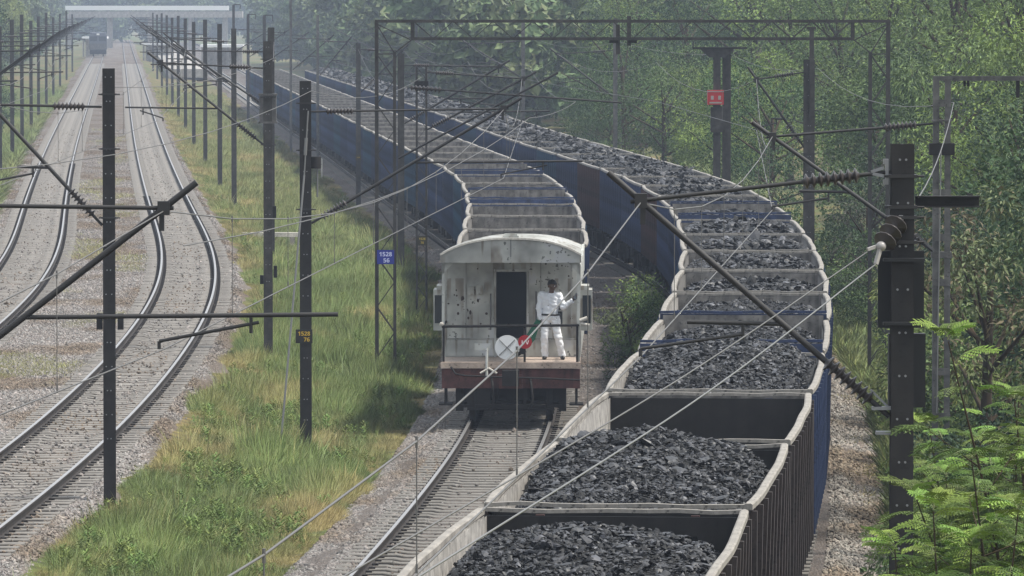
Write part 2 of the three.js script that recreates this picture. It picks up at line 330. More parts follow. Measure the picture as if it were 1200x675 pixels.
scatterStones('loose_ballast', 'loose pinkish ballast stones around the empty tracks', 401, 150000, R => {
  for (;;) {
    const d = depthPick(R, 88, 420), x = lerp(trackO(d) - 2.3, trackA(d) + 1.95, R()), u1 = Math.abs(x - trackA(d)), u0 = Math.abs(x - trackO(d));
    const on = Math.min(u1, u0) < 1.25; if (on && R() < 0.93) continue;
    return [x, on ? LEFT_Y - 0.17 : Math.max(LEFT_Y - 0.20, groundY(x, d) + 0.03) - (u1 > 1.4 && x > trackA(d) ? 0.5 * Math.max(0, x - trackA(d) - 1.5) : 0), d];
  }
}, 0.225);
scatterStones('dark_ballast', 'loose dark ballast stones around the coal train tracks', 402, 90000, R => {
  for (;;) {
    const d = depthPick(R, 76, 240), l = trackL(d), r = trackR(d), x = R() < 0.6 ? lerp(l - 2.2, l - 0.95, R()) : R() < 0.5 ? lerp(r + 1.6, r + 2.7, R()) : lerp(l - 0.8, l + 3.4, R());
    const on = Math.abs(x - l) < 1.2; if (on && R() < 0.9) continue;
    const e = Math.max(0, 0.75 - Math.min(x - (l - 2.3), r + 2.6 - x)); return [x, on ? -0.17 : Math.max(-0.2 - 0.6 * e, groundY(x, d) + 0.03) + (x > r + 1.7 ? 0.04 : 0), d, x > r + 1.6 ? 1.35 : 1];
  }
}, 0.185);

// ------------------------------------------------------------------ grass
function tuftGeo(seed, blades, wide, lean) {
  const R = rng(seed), P = [], Nn = [], U = [], C = [];
  for (let b = 0; b < blades; b++) {
    const a = R() * 6.283, r = 0.2 * Math.sqrt(R()), h = 0.55 + 0.45 * R(), w = wide * (0.6 + 0.6 * R()), l = lean * (0.3 + R()), ca = Math.cos(a), sa = Math.sin(a), t = R() * 6.283;
    const wx = Math.cos(t) * w, wz = Math.sin(t) * w, x = ca * r, z = sa * r, mx = x + ca * l * 0.35, mz = z + sa * l * 0.35, tx = x + ca * l, tz = z + sa * l, my = h * 0.6;
    P.push(x - wx, 0, z - wz, x + wx, 0, z + wz, mx + wx * 0.8, my, mz + wz * 0.8, x - wx, 0, z - wz, mx + wx * 0.8, my, mz + wz * 0.8, mx - wx * 0.8, my, mz - wz * 0.8, mx - wx * 0.8, my, mz - wz * 0.8, mx + wx * 0.8, my, mz + wz * 0.8, tx, h, tz);
    const tone = 0.75 + 0.5 * R(); for (let k = 0; k < 9; k++) { Nn.push(ca * 0.5, 0.85, sa * 0.5); U.push(0, 0); C.push(tone * 1.04, tone, tone * 0.92); }
  }
  const g = new THREE.BufferGeometry(); g.setAttribute('position', new THREE.Float32BufferAttribute(P, 3)); g.setAttribute('normal', new THREE.Float32BufferAttribute(Nn, 3)); g.setAttribute('uv', new THREE.Float32BufferAttribute(U, 2)); g.setAttribute('color', new THREE.Float32BufferAttribute(C, 3)); return g;
}
function grassPatch(name, label, seed, count, geo, pick) {
  const R = rng(seed), im = new THREE.InstancedMesh(geo, M.grass, count), o = new THREE.Object3D(), c = new THREE.Color(); let n = 0, tries = 0;
  while (n < count && tries++ < count * 12) {
    const p = pick(R); if (!p) continue; const [x, d, h, dry] = p;
    o.position.set(x, groundY(x, d) - 0.03, -d); o.rotation.set((R() - 0.5) * 0.3, R() * 6.28, (R() - 0.5) * 0.3); o.scale.set(1, h * (0.7 + 0.6 * R()), 1).multiplyScalar(1); o.scale.x = o.scale.z = (0.45 + 0.9 * h) * (0.8 + 0.5 * R()) * (d > 200 ? 1.5 : 1); o.updateMatrix(); im.setMatrixAt(n, o.matrix);
    const b = (0.75 + 0.5 * R()) * (0.62 + 0.7 * fbm(x * 1.4, d * 0.55, 341, 3)); c.setRGB(lerp(0.180, 0.45, dry) * b, lerp(0.258, 0.385, dry) * b, lerp(0.092, 0.19, dry) * b); im.setColorAt(n++, c);
  }
  im.count = n; im.name = name; im.castShadow = im.receiveShadow = true; scene.add(im); tag(im, label, 'grass', null, 'stuff');
}
const dryAt = (x, d, edge) => clamp(smooth(0.55, 0.75, fbm(x * 0.5, d * 0.16, 301, 3)) * 0.65 + smooth(1.3, 0.1, edge) * 0.75 * smooth(0.35, 0.55, fbm(x * 0.9, d * 0.3, 305, 2)) + 0.22 * smooth(170, 300, d));
grassPatch('meadow_grass', 'green and yellow grass between the empty tracks and the brake van', 501, 340000, tuftGeo(11, 20, 0.007, 0.2), R => {
  const d = R() < 0.6 ? depthPick(R, 84, 200) : depthPick(R, 180, 640), a = trackA(d) + 1.75, b = trackL(d) - 2.15, x = lerp(a, b, R()), e = Math.min(x - a, b - x) + 0.5 * (fbm(x, d * 0.5, 307, 2) - 0.5);
  if (e < 0 || R() < 0.92 * smooth(0.54, 0.64, fbm(x * 0.7, d * 0.3, 309, 3))) return null;
  const dry = dryAt(x, d, e); return [x, d, (0.06 + 0.36 * smooth(0.3, 0.75, fbm(x * 0.6, d * 0.25, 311, 3)) + (R() < 0.02 ? 0.2 : 0)) * (1 - 0.4 * dry) * smooth(-0.3, 0.8, e) * (R() < 0.12 ? 1.7 : 1), clamp(dry + (R() < 0.25 ? 0.45 * R() : 0.2 * (R() - 0.5)))];
});
grassPatch('verge_grass', 'rough green grass left of the outermost empty track', 502, 36000, tuftGeo(12, 10, 0.016, 0.3), R => {
  const d = depthPick(R, 170, 640), x = trackO(d) - 2.3 - 12 * R() ** 1.3; return [x, d, 0.25 + 0.4 * R(), clamp(-0.1 + 0.5 * fbm(x * 0.3, d * 0.1, 313, 3) + 0.2 * (R() - 0.5))];
});
grassPatch('lineside_grass', 'grass and weeds on the gravel right of the loaded train', 503, 50000, tuftGeo(13, 8, 0.018, 0.35), R => {
  const d = depthPick(R, 62, 330), x = trackR(d) + 2.1 + 5.0 * R(), u = x - trackR(d), f = fbm(x * 0.8, d * 0.22, 315, 3);
  if (u < 2.6 && f < 0.55) return null; const dry = u < 2.8 ? 0.8 : 0.15; return [x, d, (u < 2.8 ? 0.16 : 0.5) * (0.6 + 0.8 * f), clamp(dry + 0.4 * (R() - 0.5))];
});
grassPatch('ballast_weeds', 'small tufts of yellow grass growing in the ballast between the empty tracks', 504, 6000, tuftGeo(14, 7, 0.012, 0.3), R => {
  const d = depthPick(R, 110, 420), x = lerp(trackO(d) + 1.5, trackA(d) - 1.5, R()); if (fbm(x * 0.55, d * 0.085, 331, 3) < 0.585) return null; return [x, d, 0.22, clamp(0.5 + 0.5 * (R() - 0.5))];
});

// weeds standing above the grass
const makeWeeds = () => {
  const R = rng(61), lf = new Leaves(); for (let i = 0; i < 60; i++) { const a = R() * 6.28, h = R(), o = V(Math.cos(a), 0.4 + 0.5 * R(), Math.sin(a)).normalize(), g = 0.7 + 0.6 * R(); lf.leaf(V(o.x * 0.25 * (1 - 0.6 * h), h, o.z * 0.25 * (1 - 0.6 * h)), o, V(0, 1, 0.1).normalize(), 0.24, 0.08, [0.135 * g, 0.205 * g, 0.055 * g]); }
  const n = 3600, im = new THREE.InstancedMesh(lf.geo(), M.plant, n), o = new THREE.Object3D(), c = new THREE.Color(); let k = 0;
  while (k < n) { const d = depthPick(R, 84, 330), x = lerp(trackA(d) + 2.1, trackL(d) - 2.4, R()); if (fbm(x * 0.6, d * 0.2, 351, 3) < 0.40 + 0.22 * R()) continue; const s = 0.14 + 0.3 * R() ** 2.2; o.position.set(x, groundY(x, d) - 0.03, -d); o.rotation.set(0, R() * 6.28, 0); o.scale.set(s * 0.9, s, s * 0.9); o.updateMatrix(); im.setMatrixAt(k, o.matrix); const b = 0.7 + 0.7 * R(); c.setRGB(b * (0.9 + 0.4 * R()), b, b); im.setColorAt(k++, c); }
  im.name = 'weeds'; im.castShadow = im.receiveShadow = true; scene.add(im); tag(im, 'leafy weeds standing up among the grass left of the brake van', 'weeds', null, 'stuff');
};
// ------------------------------------------------------------------ coal wagons
const WH = 3.23, HW = 1.5, HL = 4.78, FLOOR = 1.2;
function bulge(seed, side, amt) {                        // how far a worn side wall bows out at z, at the height fraction t
  const k = seed * 7 + side * 3;
  return (z, t) => { const u = z / HL; return t ** 1.3 * (amt * (1 - u * u) ** 0.8 * (0.75 + 0.5 * vnoise(u * 2 + 9, k, 5)) + 0.012 * (vnoise(u * 3 + 3, k, 8) - 0.5)); };
}
function sideWall(side, B) {
  const P = [], U = [], I = [], nz = 20, ny = 4, t = 0.03; let base = 0;
  for (const face of [0, 1]) {
    for (let j = 0; j <= ny; j++) for (let i = 0; i <= nz; i++) { const z = lerp(-HL, HL, i / nz), v = j / ny, x = HW + B(z, v) - (face ? t : 0); P.push(side * x, lerp(FLOOR - 0.05, WH - 0.05, v), z); U.push(z, v * 2); }
    for (let j = 0; j < ny; j++) for (let i = 0; i < nz; i++) { const a = base + j * (nz + 1) + i, b = a + nz + 1; if ((side > 0) !== (face === 1)) I.push(a, b, a + 1, a + 1, b, b + 1); else I.push(a, a + 1, b, a + 1, b + 1, b); }
    base = P.length / 3;
  }
  const g = new THREE.BufferGeometry(); g.setAttribute('position', new THREE.Float32BufferAttribute(P, 3)); g.setAttribute('uv', new THREE.Float32BufferAttribute(U, 2)); g.setIndex(I); g.computeVertexNormals(); return g;
}
function sweepZ(side, B, w, h, y, seed) {                // coping along a side wall
  const prof = [[-w / 2, -h / 2], [-w / 2, h / 2 - 0.015], [-w / 2 + 0.02, h / 2], [w / 2 - 0.02, h / 2], [w / 2, h / 2 - 0.015], [w / 2, -h / 2]], n = prof.length, nz = 26, P = [], U = [], I = [];
  for (let i = 0; i <= nz; i++) { const z = lerp(-HL - 0.02, HL + 0.02, i / nz), x = HW + B(clamp(z, -HL, HL), 1) + 0.01, dy = 0.012 * (vnoise(z * 0.6, seed, 13) - 0.5); prof.forEach(([a, b], k) => { P.push(side * (x + a), y + b + dy, z); U.push(z, k * 0.05 + seed); }); }
  for (let i = 0; i < nz; i++) for (let k = 0; k < n; k++) { const a = i * n + k, b = i * n + (k + 1) % n; if (side > 0) I.push(a, b, a + n, b, b + n, a + n); else I.push(a, a + n, b, b, a + n, b + n); }
  for (const [o, s] of [[0, 1], [nz * n, -1]]) for (let k = 1; k < n - 1; k++) (s * side > 0) ? I.push(o, o + k + 1, o + k) : I.push(o, o + k, o + k + 1);
  let g = new THREE.BufferGeometry(); g.setAttribute('position', new THREE.Float32BufferAttribute(P, 3)); g.setAttribute('uv', new THREE.Float32BufferAttribute(U, 2)); g.setIndex(I); g = g.toNonIndexed(); g.computeVertexNormals(); return toCreasedNormals(g, 0.6);
}
function wheelGeo(r = 0.5) { const g = new THREE.LatheGeometry([[0.0, 0.07], [r * 0.3, 0.08], [r * 0.35, 0.04], [r * 0.8, 0.03], [r * 0.85, 0.07], [r, 0.065], [r, -0.03], [r * 1.06, -0.04], [r * 1.06, -0.07], [0, -0.07]].map(p => new THREE.Vector2(p[0], p[1])), 20); g.rotateZ(-Math.PI / 2); return g; }
const WHEEL = wheelGeo(), WHEEL_R = wheelGeo().rotateY(Math.PI);
const BOGIE_FRAME = join([box(0.12, 0.22, 2.3, 0.98, 0.55, 0), box(0.12, 0.22, 2.3, -0.98, 0.55, 0), box(2.1, 0.28, 0.4, 0, 0.62, 0), box(0.2, 0.3, 0.3, 0.98, 0.5, 1.0), box(0.2, 0.3, 0.3, 0.98, 0.5, -1.0), box(0.2, 0.3, 0.3, -0.98, 0.5, 1.0), box(0.2, 0.3, 0.3, -0.98, 0.5, -1.0), rod(V(-0.9, 0.5, 1), V(0.9, 0.5, 1), 0.07), rod(V(-0.9, 0.5, -1), V(0.9, 0.5, -1), 0.07)]);
function bogie(z, parent) { const b = part('bogie', BOGIE_FRAME, M.frame, parent); b.position.z = z; for (const s of [-1, 1]) for (const e of [-1, 1]) { const w = part('wheel', s > 0 ? WHEEL : WHEEL_R, M.frame, b); w.position.set(s * 0.84, 0.5, e * 1.0); } return b; }
const RIBS = [-4.6, -3.7, -2.8, -1.85, -0.92, 0, 0.92, 1.85, 2.8, 3.7, 4.6];
const bodyCache = {};
function bodyGeos(seed, amt, raised) {
  const key = seed + '|' + raised; if (bodyCache[key]) return bodyCache[key];
  const o = { sides: [], ribs: [], copings: [] };
  for (const side of [-1, 1]) {
    const B = bulge(seed, side, amt); o.sides.push(sideWall(side, B)); o.copings.push(sweepZ(side, B, 0.10, 0.075, WH, seed * 2 + side));
    o.ribs.push(RIBS.map(z => { const b = [0, 0.5, 1].map(t => V(side * (HW + 0.055 + B(z, t)), lerp(FLOOR - 0.12, WH - 0.06, t), z)); return join([bar(b[0], b[1], 0.09, 0.11), bar(b[1], b[2], 0.085, 0.105)]); }));
    o.rails ??= []; o.rails.push([1.72, 2.42].map(y => { const t = (y - FLOOR) / (WH - FLOOR), q = []; for (let i = 0; i < 10; i++) { const z0 = lerp(-HL, HL, i / 10), z1 = lerp(-HL, HL, (i + 1) / 10); q.push(bar(V(side * (HW + 0.02 + B(z0, t)), y, z0), V(side * (HW + 0.02 + B(z1, t)), y, z1), 0.05, 0.06)); } return join(q); }));
  }
  const R = rng(seed * 31 + 5), H = WH + raised;
  o.ends = [-1, 1].map(e => box(2 * HW - 0.06, H - FLOOR, 0.035, 0, (H + FLOOR) / 2 - 0.05, e * (HL - 0.03)));
  o.endRibs = [-1, 1].map(e => join([box(0.1, H - FLOOR - 0.1, 0.1, -0.9, (H + FLOOR) / 2 - 0.05, e * (HL + 0.04)), box(0.1, H - FLOOR - 0.1, 0.1, 0.9, (H + FLOOR) / 2 - 0.05, e * (HL + 0.04)), box(2.9, 0.1, 0.08, 0, 1.9, e * (HL + 0.03)), box(2.9, 0.1, 0.08, 0, 2.6, e * (HL + 0.03))]));
  o.endCopings = [-1, 1].map(e => { const q = [], n = 8; const ys = [], zs = []; for (let i = 0; i <= n; i++) { ys.push(H + 0.01 + 0.03 * (R() - 0.5)); zs.push(e * (HL - 0.01) + 0.05 * (R() - 0.5)); } for (let i = 0; i < n; i++) { const x0 = lerp(-HW - 0.03, HW + 0.03, i / n), x1 = lerp(-HW - 0.03, HW + 0.03, (i + 1) / n); q.push(bar(V(x0, ys[i], zs[i]), V(x1, ys[i + 1], zs[i + 1]), 0.07, 0.045)); } return join(q); });
  return bodyCache[key] = o;
}
const UNDER = join([box(0.16, 0.3, 9.4, 0.45, 1.0, 0), box(0.16, 0.3, 9.4, -0.45, 1.0, 0), box(2.9, 0.22, 0.14, 0, 1.03, 4.7), box(2.9, 0.22, 0.14, 0, 1.03, -4.7), box(0.6, 0.4, 1.4, 0.75, 0.75, 0.3), rod(V(-0.7, 0.72, -1), V(-0.7, 0.72, 0.6), 0.22, 12)]);
const FLOORG = box(2 * HW - 0.1, 0.04, 2 * HL - 0.1, 0, FLOOR - 0.03, 0), COUPLER = join([box(0.2, 0.24, 0.6, 0, 1.05, 0), box(0.34, 0.32, 0.22, 0, 1.05, 0.28)]);
// coal: a heaped bed plus lumps lying on it
const LUMPS = [1, 2, 3, 4].map(s => { const g = stoneGeo(900 + s); g.scale(1, 0.42, 1); return g; });
function heapFn(o) {
  return (x, z) => {
    const u = x / HW, v = z / HL; let h = o.level;
    for (const [mz, mx, mh, rz, rx] of o.mounds) h += mh * Math.exp(-(((z - mz) / rz) ** 2) - (((x - mx) / rx) ** 2));
    h += 0.16 * (fbm(x * 1.1 + o.seed, z * 1.1, 601, 3) - 0.5) + 0.10 * (fbm(x * 3 + o.seed, z * 3, 603, 3) - 0.5);
    const rim = Math.max(Math.abs(u), Math.abs(v) * 1.0); return h - (o.rim ?? 0.25) * smooth(0.72, 1.0, rim);
  };
}
function coalHeap(o, n, parent, big = 0) {
  const f = heapFn(o), nx = 20, nz = 56, g = new THREE.PlaneGeometry(2 * HW - 0.06, 2 * HL - 0.1, nx, nz); g.rotateX(-Math.PI / 2);
  const p = g.attributes.position, u = g.attributes.uv; for (let i = 0; i < p.count; i++) { p.setY(i, f(p.getX(i), p.getZ(i)) - 0.03); u.setXY(i, p.getX(i), p.getZ(i)); } g.computeVertexNormals();
  const heap = part('coal_heap', g, M.coal, parent);
  const R = rng(o.seed * 77 + 3), q = new THREE.Object3D(), c = new THREE.Color();
  LUMPS.slice(0, n > 10000 ? 3 : 2).forEach((lg, k) => {
    const m = Math.floor(n / 2), fine = k === 2 ? 0.42 : 1, im = new THREE.InstancedMesh(lg, k ? M.coalMatt : M.coalLump, m); im.name = 'loose_coal'; im.userData.kind = 'stuff';
    for (let i = 0; i < m; i++) {
      const x = (R() * 2 - 1) * (HW - 0.08), z = (R() * 2 - 1) * (HL - 0.1), s = (o.lump ?? 0.09) * (0.30 + 1.3 * R() ** 3 + (R() < 0.035 ? 1.5 * R() : 0)) * fine;
      q.position.set(x, f(x, z) + s * 0.05, z); q.rotation.set((R() - 0.5) * 1.5, R() * 6.28, (R() - 0.5) * 1.5); q.scale.set(s * (0.9 + R()), s * (0.7 + 0.7 * R()), s * (0.8 + 0.6 * R())); q.updateMatrix(); im.setMatrixAt(i, q.matrix);
      const b = 0.15 + 2.2 * R() ** 2.2; c.setRGB(b, b * 1.0, b * 1.03); im.setColorAt(i, c);
    }
    im.castShadow = im.receiveShadow = true; heap.add(im);
  });
  for (let i = 0; i < big; i++) {
    const x = (R() * 2 - 1) * (HW - 0.2), z = (R() * 2 - 1) * (HL - 0.3), s = 0.10 + 0.10 * R() ** 2, l = part('coal_lump', LUMPS[i % 4], M.coalLump, heap);
    l.position.set(x, f(x, z) + s * 0.1, z); l.rotation.set((R() - 0.5) * 0.9, R() * 6.28, (R() - 0.5) * 0.9); l.scale.set(s * 1.25, s * (0.6 + 0.5 * R()), s);
  }
}
function wagon(o) {
  const g = thing('coal_wagon', o.label, 'coal wagon', [o.x, 0, -o.d], o.turn, o.group);
  const G = bodyGeos(o.seed, o.amt ?? 0.13, o.raised ?? 0);
  [-1, 1].forEach((side, i) => {
    const w = part('side_wall', G.sides[i], o.wallIn && o.near ? o.paint : o.paint, g);
    if (o.lining) { const L = G.sides[i].clone(); part('wall_lining', liningOf(o.seed, side, o.amt ?? 0.13), o.lining, w); }
    if (o.near) { G.ribs[i].forEach(r => part('stanchion', r, o.ribPaint ?? o.paint, w)); G.rails[i].forEach(r => part('side_rail', r, o.ribPaint ?? o.paint, w)); }
    else if (!o.tiny) G.ribs[i].forEach(r => part('stanchion', r, o.ribPaint ?? o.paint, w)); else part('stanchions', ribsMerged(G, i, o.seed), o.ribPaint ?? o.paint, w).userData.kind = 'stuff';
    part('coping', G.copings[i], o.copingMat ?? M.coping, w);
    const e = part('end_wall', G.ends[i], o.endPaint ?? M.inner, g); part('end_frame', G.endRibs[i], o.paint, e);
    if (o.raised) part('end_panel', box(3.06, 0.26, 0.03, 0, WH + o.raised - 0.16, [-1, 1][i] * (HL + 0.10)), o.paint, e);
    part('coping', G.endCopings[i], o.raised ? (o.raisedCoping ?? o.paint) : o.copingMat ?? M.coping, e);
  });
  part('floor', FLOORG, M.innerBlack, g);
  if (!o.far) { part('underframe', UNDER, M.frame, g); bogie(3.1, g); bogie(-3.1, g); for (const e of [-1, 1]) { const c = part('coupler', COUPLER, M.frame, g); c.position.z = e * 4.95; if (e < 0) c.rotation.y = Math.PI; } }
  else part('underframe', FARUNDER, M.frame, g);
  if (o.coal) coalHeap(o.coal, o.coal.n, g, o.coal.big ?? 0);
  return g;
}
const FARUNDER = join([UNDER.clone(), ...[3.1, -3.1].flatMap(z => [BOGIE_FRAME.clone().translate(0, 0, z)])]);
const liningCache = {}, ribCache = {};
function liningOf(seed, side, amt) { const k = seed + '|' + side; if (liningCache[k]) return liningCache[k]; const B = bulge(seed, side, amt); return liningCache[k] = sideWall(side, (z, t) => B(z, t) - 0.035); }
function ribsMerged(G, i, seed) { const k = seed + '|' + i; return ribCache[k] ??= join(G.ribs[i].map(r => r.clone())); }
const ordinal = n => n + (n % 100 > 10 && n % 100 < 14 ? 'th' : ['th', 'st', 'nd', 'rd'][n % 10] ?? 'th');
{
  const sl = slopeOf(trackR), P0 = 63.35, PITCH = 10.33, R = rng(71);
  const special = {
    0: { level: 2.72, mounds: [[-0.8, -0.1, 0.62, 3.2, 2.2]], rim: 0.22, n: 22000, lump: 0.047, big: 90 },
    1: { level: 2.92, mounds: [[-1.2, -0.1, 0.72, 2.8, 2.0], [2.8, 0, 0.3, 2.2, 2.0]], rim: 0.25, n: 22000, lump: 0.047, big: 110 },
    2: { level: 2.02, mounds: [[1.5, 0, 0.4, 2.2, 1.2]], rim: 0.15, n: 2500, lump: 0.047 },
    3: { level: 2.9, mounds: [[-1.5, 0.1, 0.72, 3.2, 2.2], [2.5, -0.2, 0.35, 2.0, 1.2]], rim: 0.15, n: 22000, lump: 0.047, big: 60 },
    4: { level: 2.93, mounds: [[0.6, 0.1, 0.5, 3.2, 1.9]], rim: 0.12, n: 11000, lump: 0.047 },
    5: { level: 2.95, mounds: [[0.8, 0.0, 0.4, 3.2, 1.9]], rim: 0.12, n: 7000, lump: 0.047 },
  };
  for (let k = -1; k < 47; k++) {
    const d = P0 + PITCH * k, far = d > 230, s = ((k + 5) * 5) % 6 + 1;
    const coal = special[k] ?? { level: lerp(2.94, 3.0, smooth(125, 185, d)) + 0.08 * R(), mounds: [[0.8 + (R() - 0.5) * 2, (R() - 0.5) * 0.5, 0.24 + 0.22 * R(), 2.8 + R(), 1.8]], rim: 0.14, n: d < 140 ? 6000 : d < 260 ? 2600 : 700, lump: d < 140 ? 0.08 : d < 260 ? 0.12 : 0.20 };
    coal.seed = k + 20;
    const maroon = [-1, 0, 1, 2, 12, 15].includes(k), raised = [4, 10].includes(k) ? 0.17 : 0;
    wagon({
      x: trackR(d), d, turn: -Math.atan(sl(d)), seed: s, far, tiny: d > 280, near: d < 150, amt: 0.07, raised, coal, group: 'wagons of the loaded coal train',
      paint: maroon ? M.maroon : k % 5 === 2 ? M.teal : k % 2 ? M.blue : M.blueDeep, ribPaint: maroon && k < 3 ? M.rib : undefined,
      endPaint: k <= 2 ? M.innerBlack : M.inner, lining: k <= 5 ? M.innerLight : M.inner,
      label: k < 0 ? 'loaded coal wagon cut off by the bottom edge, nearest of the right-hand train' : k === 0 ? 'nearest loaded coal wagon at the bottom edge, right-hand train' : k === 2 ? 'part-empty coal wagon with a tall black end wall showing, right-hand train'
        : raised ? `loaded wagon with raised blue end wall, ${ordinal(k + 1)} from the bottom edge in right-hand train` : `wagon heaped with coal, ${ordinal(k + 1)} from the bottom edge in the right-hand train`,
    });
  }
}
{
  const sl = slopeOf(trackL), P0 = 149.2, PITCH = 10.2;
  for (let k = 0; k < 40; k++) {
    const d = P0 + PITCH * k, far = d > 215, raised = [3, 6].includes(k) ? 0.17 : 0;
    wagon({
      x: trackL(d), d, turn: -Math.atan(sl(d)), seed: (k * 5 + 2) % 6 + 1, far, tiny: d > 280, near: d < 190, amt: 0.085, raised, group: 'wagons of the empty train behind the brake van',
      paint: k % 4 === 1 ? M.teal : k % 2 ? M.blue : M.blueDeep, endPaint: M.inner, lining: M.inner,
      label: k === 0 ? 'empty blue open wagon coupled right behind the brake van' : raised ? `empty open wagon with a raised blue end wall, ${ordinal(k + 1)} behind the brake van` : `empty open wagon with blue sides, ${ordinal(k + 1)} behind the brake van`,
    });
  }
}

// ------------------------------------------------------------------ brake van
{
  const D0 = 129.4, DW = 131.3, D1 = 142.6, dm = (D0 + D1) / 2, sl = (trackL(D1) - trackL(D0)) / (D1 - D0);
  const van = thing('brake_van', 'pale grey brake van with open end platform at the tail of the empty train', 'brake van', [trackL(dm), 0, -dm], -Math.atan(sl));
  const z0 = (D1 - D0) / 2, zw = dm - DW, W = 1.5, DECK = 1.30, EAVE = 3.62, TOP = 3.97, deck = 0.16;
  // cabin end wall with a door opening
  const arcTop = (s, w, ye, yt) => { s.moveTo(-w, DECK); s.lineTo(w, DECK); s.lineTo(w, ye); s.quadraticCurveTo(w * 0.86, yt - 0.06, 0, yt); s.quadraticCurveTo(-w * 0.86, yt - 0.06, -w, ye); s.lineTo(-w, DECK); };
  const wall = new THREE.Shape(); arcTop(wall, W - 0.04, EAVE - 0.05, TOP - 0.1);
  const hole = (x0, x1, y0, y1) => { const h = new THREE.Path(); h.moveTo(x0, y0); h.lineTo(x0, y1); h.lineTo(x1, y1); h.lineTo(x1, y0); h.lineTo(x0, y0); wall.holes.push(h); };
  hole(-0.36, 0.31, DECK + 0.02, 3.18); hole(0.72, 1.1, 2.02, 2.62);
  const wallGeo = new THREE.ExtrudeGeometry(wall, { depth: 0.06, bevelEnabled: false }); wallGeo.translate(0, 0, zw - 0.06);
  const ew = part('end_wall', wallGeo, M.vanWhite, van);
  part('door_frame', [box(0.05, 1.9, 0.04, -0.385, DECK + 0.95, zw + 0.02), box(0.05, 1.9, 0.04, 0.335, DECK + 0.95, zw + 0.02), box(0.77, 0.05, 0.04, -0.025, 3.205, zw + 0.02)], M.vanWhite, ew);
  part('window_frame', [box(0.44, 0.04, 0.05, 0.91, 2.0, zw + 0.02), box(0.44, 0.04, 0.05, 0.91, 2.64, zw + 0.02), box(0.04, 0.6, 0.05, 0.70, 2.32, zw + 0.02), box(0.04, 0.6, 0.05, 1.12, 2.32, zw + 0.02), box(0.03, 0.6, 0.03, 0.91, 2.32, zw - 0.02), box(0.38, 0.03, 0.03, 0.91, 2.32, zw - 0.02)], M.vanWhite, ew);
  part('window_pane', box(0.38, 0.6, 0.008, 0.91, 2.32, zw - 0.035), M.glass, ew);
  for (const [x, w] of [[-1.02, 0], [0.62, 0], [1.3, 0]]) part('panel_seam', [box(0.03, EAVE - DECK - 0.15, 0.012, x, (EAVE + DECK) / 2 - 0.05, zw + 0.008)], M.vanRoof, ew);
  part('panel_seam', box(2.86, 0.03, 0.014, 0, DECK + 0.40, zw + 0.024), M.vanRoof, ew);
  part('wall_box', [box(0.16, 0.2, 0.08, -0.72, 2.78, zw + 0.04), box(0.14, 0.2, 0.07, -0.92, 2.76, zw + 0.04)], M.vanWhite, ew);
  part('skirting', box(2.9, 0.35, 0.02, 0, DECK + 0.2, zw + 0.012), M.vanWhite, ew).scale.set(1, 1, 1);
  part('grab_rail', [rod(V(0.52, 1.9, zw + 0.07), V(0.52, 2.75, zw + 0.07), 0.018), rod(V(-0.48, 1.9, zw + 0.07), V(-0.48, 2.7, zw + 0.07), 0.018), rod(V(0.52, 1.95, zw), V(0.52, 1.95, zw + 0.07), 0.015), rod(V(0.52, 2.7, zw), V(0.52, 2.7, zw + 0.07), 0.015)], M.xgrey, ew);
  { // rust chips on the end wall: small raised flakes
    const R = rng(55), q = []; for (let i = 0; i < 34; i++) { const x = -0.95 + 0.5 * (R() + R() - 1), y = 2.5 + 0.55 * (R() + R() - 1), s = 0.006 + 0.030 * R() ** 2.5; const c = new THREE.CircleGeometry(s, 6); c.rotateZ(R() * 6); c.scale(0.8 + 0.5 * R(), 0.8 + 1.0 * R(), 1); c.translate(x, y, zw + 0.006); q.push(c); }
    for (let i = 0; i < 14; i++) { const c = new THREE.CircleGeometry(0.012 + 0.02 * R(), 6); c.translate(-1.35 + 2.7 * R(), 1.5 + 1.9 * R(), zw + 0.006); if (!(c.boundingSphere)) q.push(c); }
    part('rust_spots', q, std([0.05, 0.035, 0.03], 0.9), ew).userData.kind = 'stuff';
  }
  for (const s of [-1, 1]) {
    const sw = part('side_wall', [box(0.06, EAVE - 0.28 - DECK, zw + z0 - 0.1, s * (W - 0.03), (EAVE - 0.28 + DECK) / 2, (zw - z0 + 0.1) / 2)], s > 0 ? M.vanWhite : M.vanWhite, van);
    part('lookout', [box(0.26, 0.9, 0.95, s * (W + 0.12), 2.32, zw - 0.7), box(0.2, 0.10, 0.95, s * (W + 0.08), 2.81, zw - 0.7)], M.vanWhite, sw);
    part('lookout_window', box(0.18, 0.62, 0.01, s * (W + 0.13), 2.34, zw - 0.218), M.glass, sw);
    for (let i = 0; i < 4; i++) part('window_pane', box(0.02, 0.6, 0.7, s * (W + 0.004), 2.5, zw - 2.4 - i * 2.3), M.glass, sw);
    // platform side: corner post, half-height panel and brackets under the roof
    part('corner_post', [bar(V(s * (W - 0.03), DECK, z0 - 0.12), V(s * (W - 0.03), EAVE, z0 - 0.12), 0.06, 0.06)], M.vanWhite, van);
    const br = new THREE.Shape([[0, 0], [0.28, 0], [0, -0.30]].map(p => new THREE.Vector2(s * -p[0], p[1]))); const bg = new THREE.ExtrudeGeometry(br, { depth: 0.03, bevelEnabled: false }); bg.translate(s * W, EAVE - 0.14, z0 - 0.12); part('roof_bracket', bg, M.vanWhite, van);
    part('step_hanger', [bar(V(s * 1.42, 0.35, z0 - 0.15), V(s * 1.42, 1.1, z0 - 0.15), 0.05, 0.05), bar(V(s * 1.42, 0.35, z0 - 0.7), V(s * 1.42, 1.1, z0 - 0.7), 0.05, 0.05), box(0.3, 0.04, 0.65, s * 1.42, 0.37, z0 - 0.42)], M.frame, van);
  }
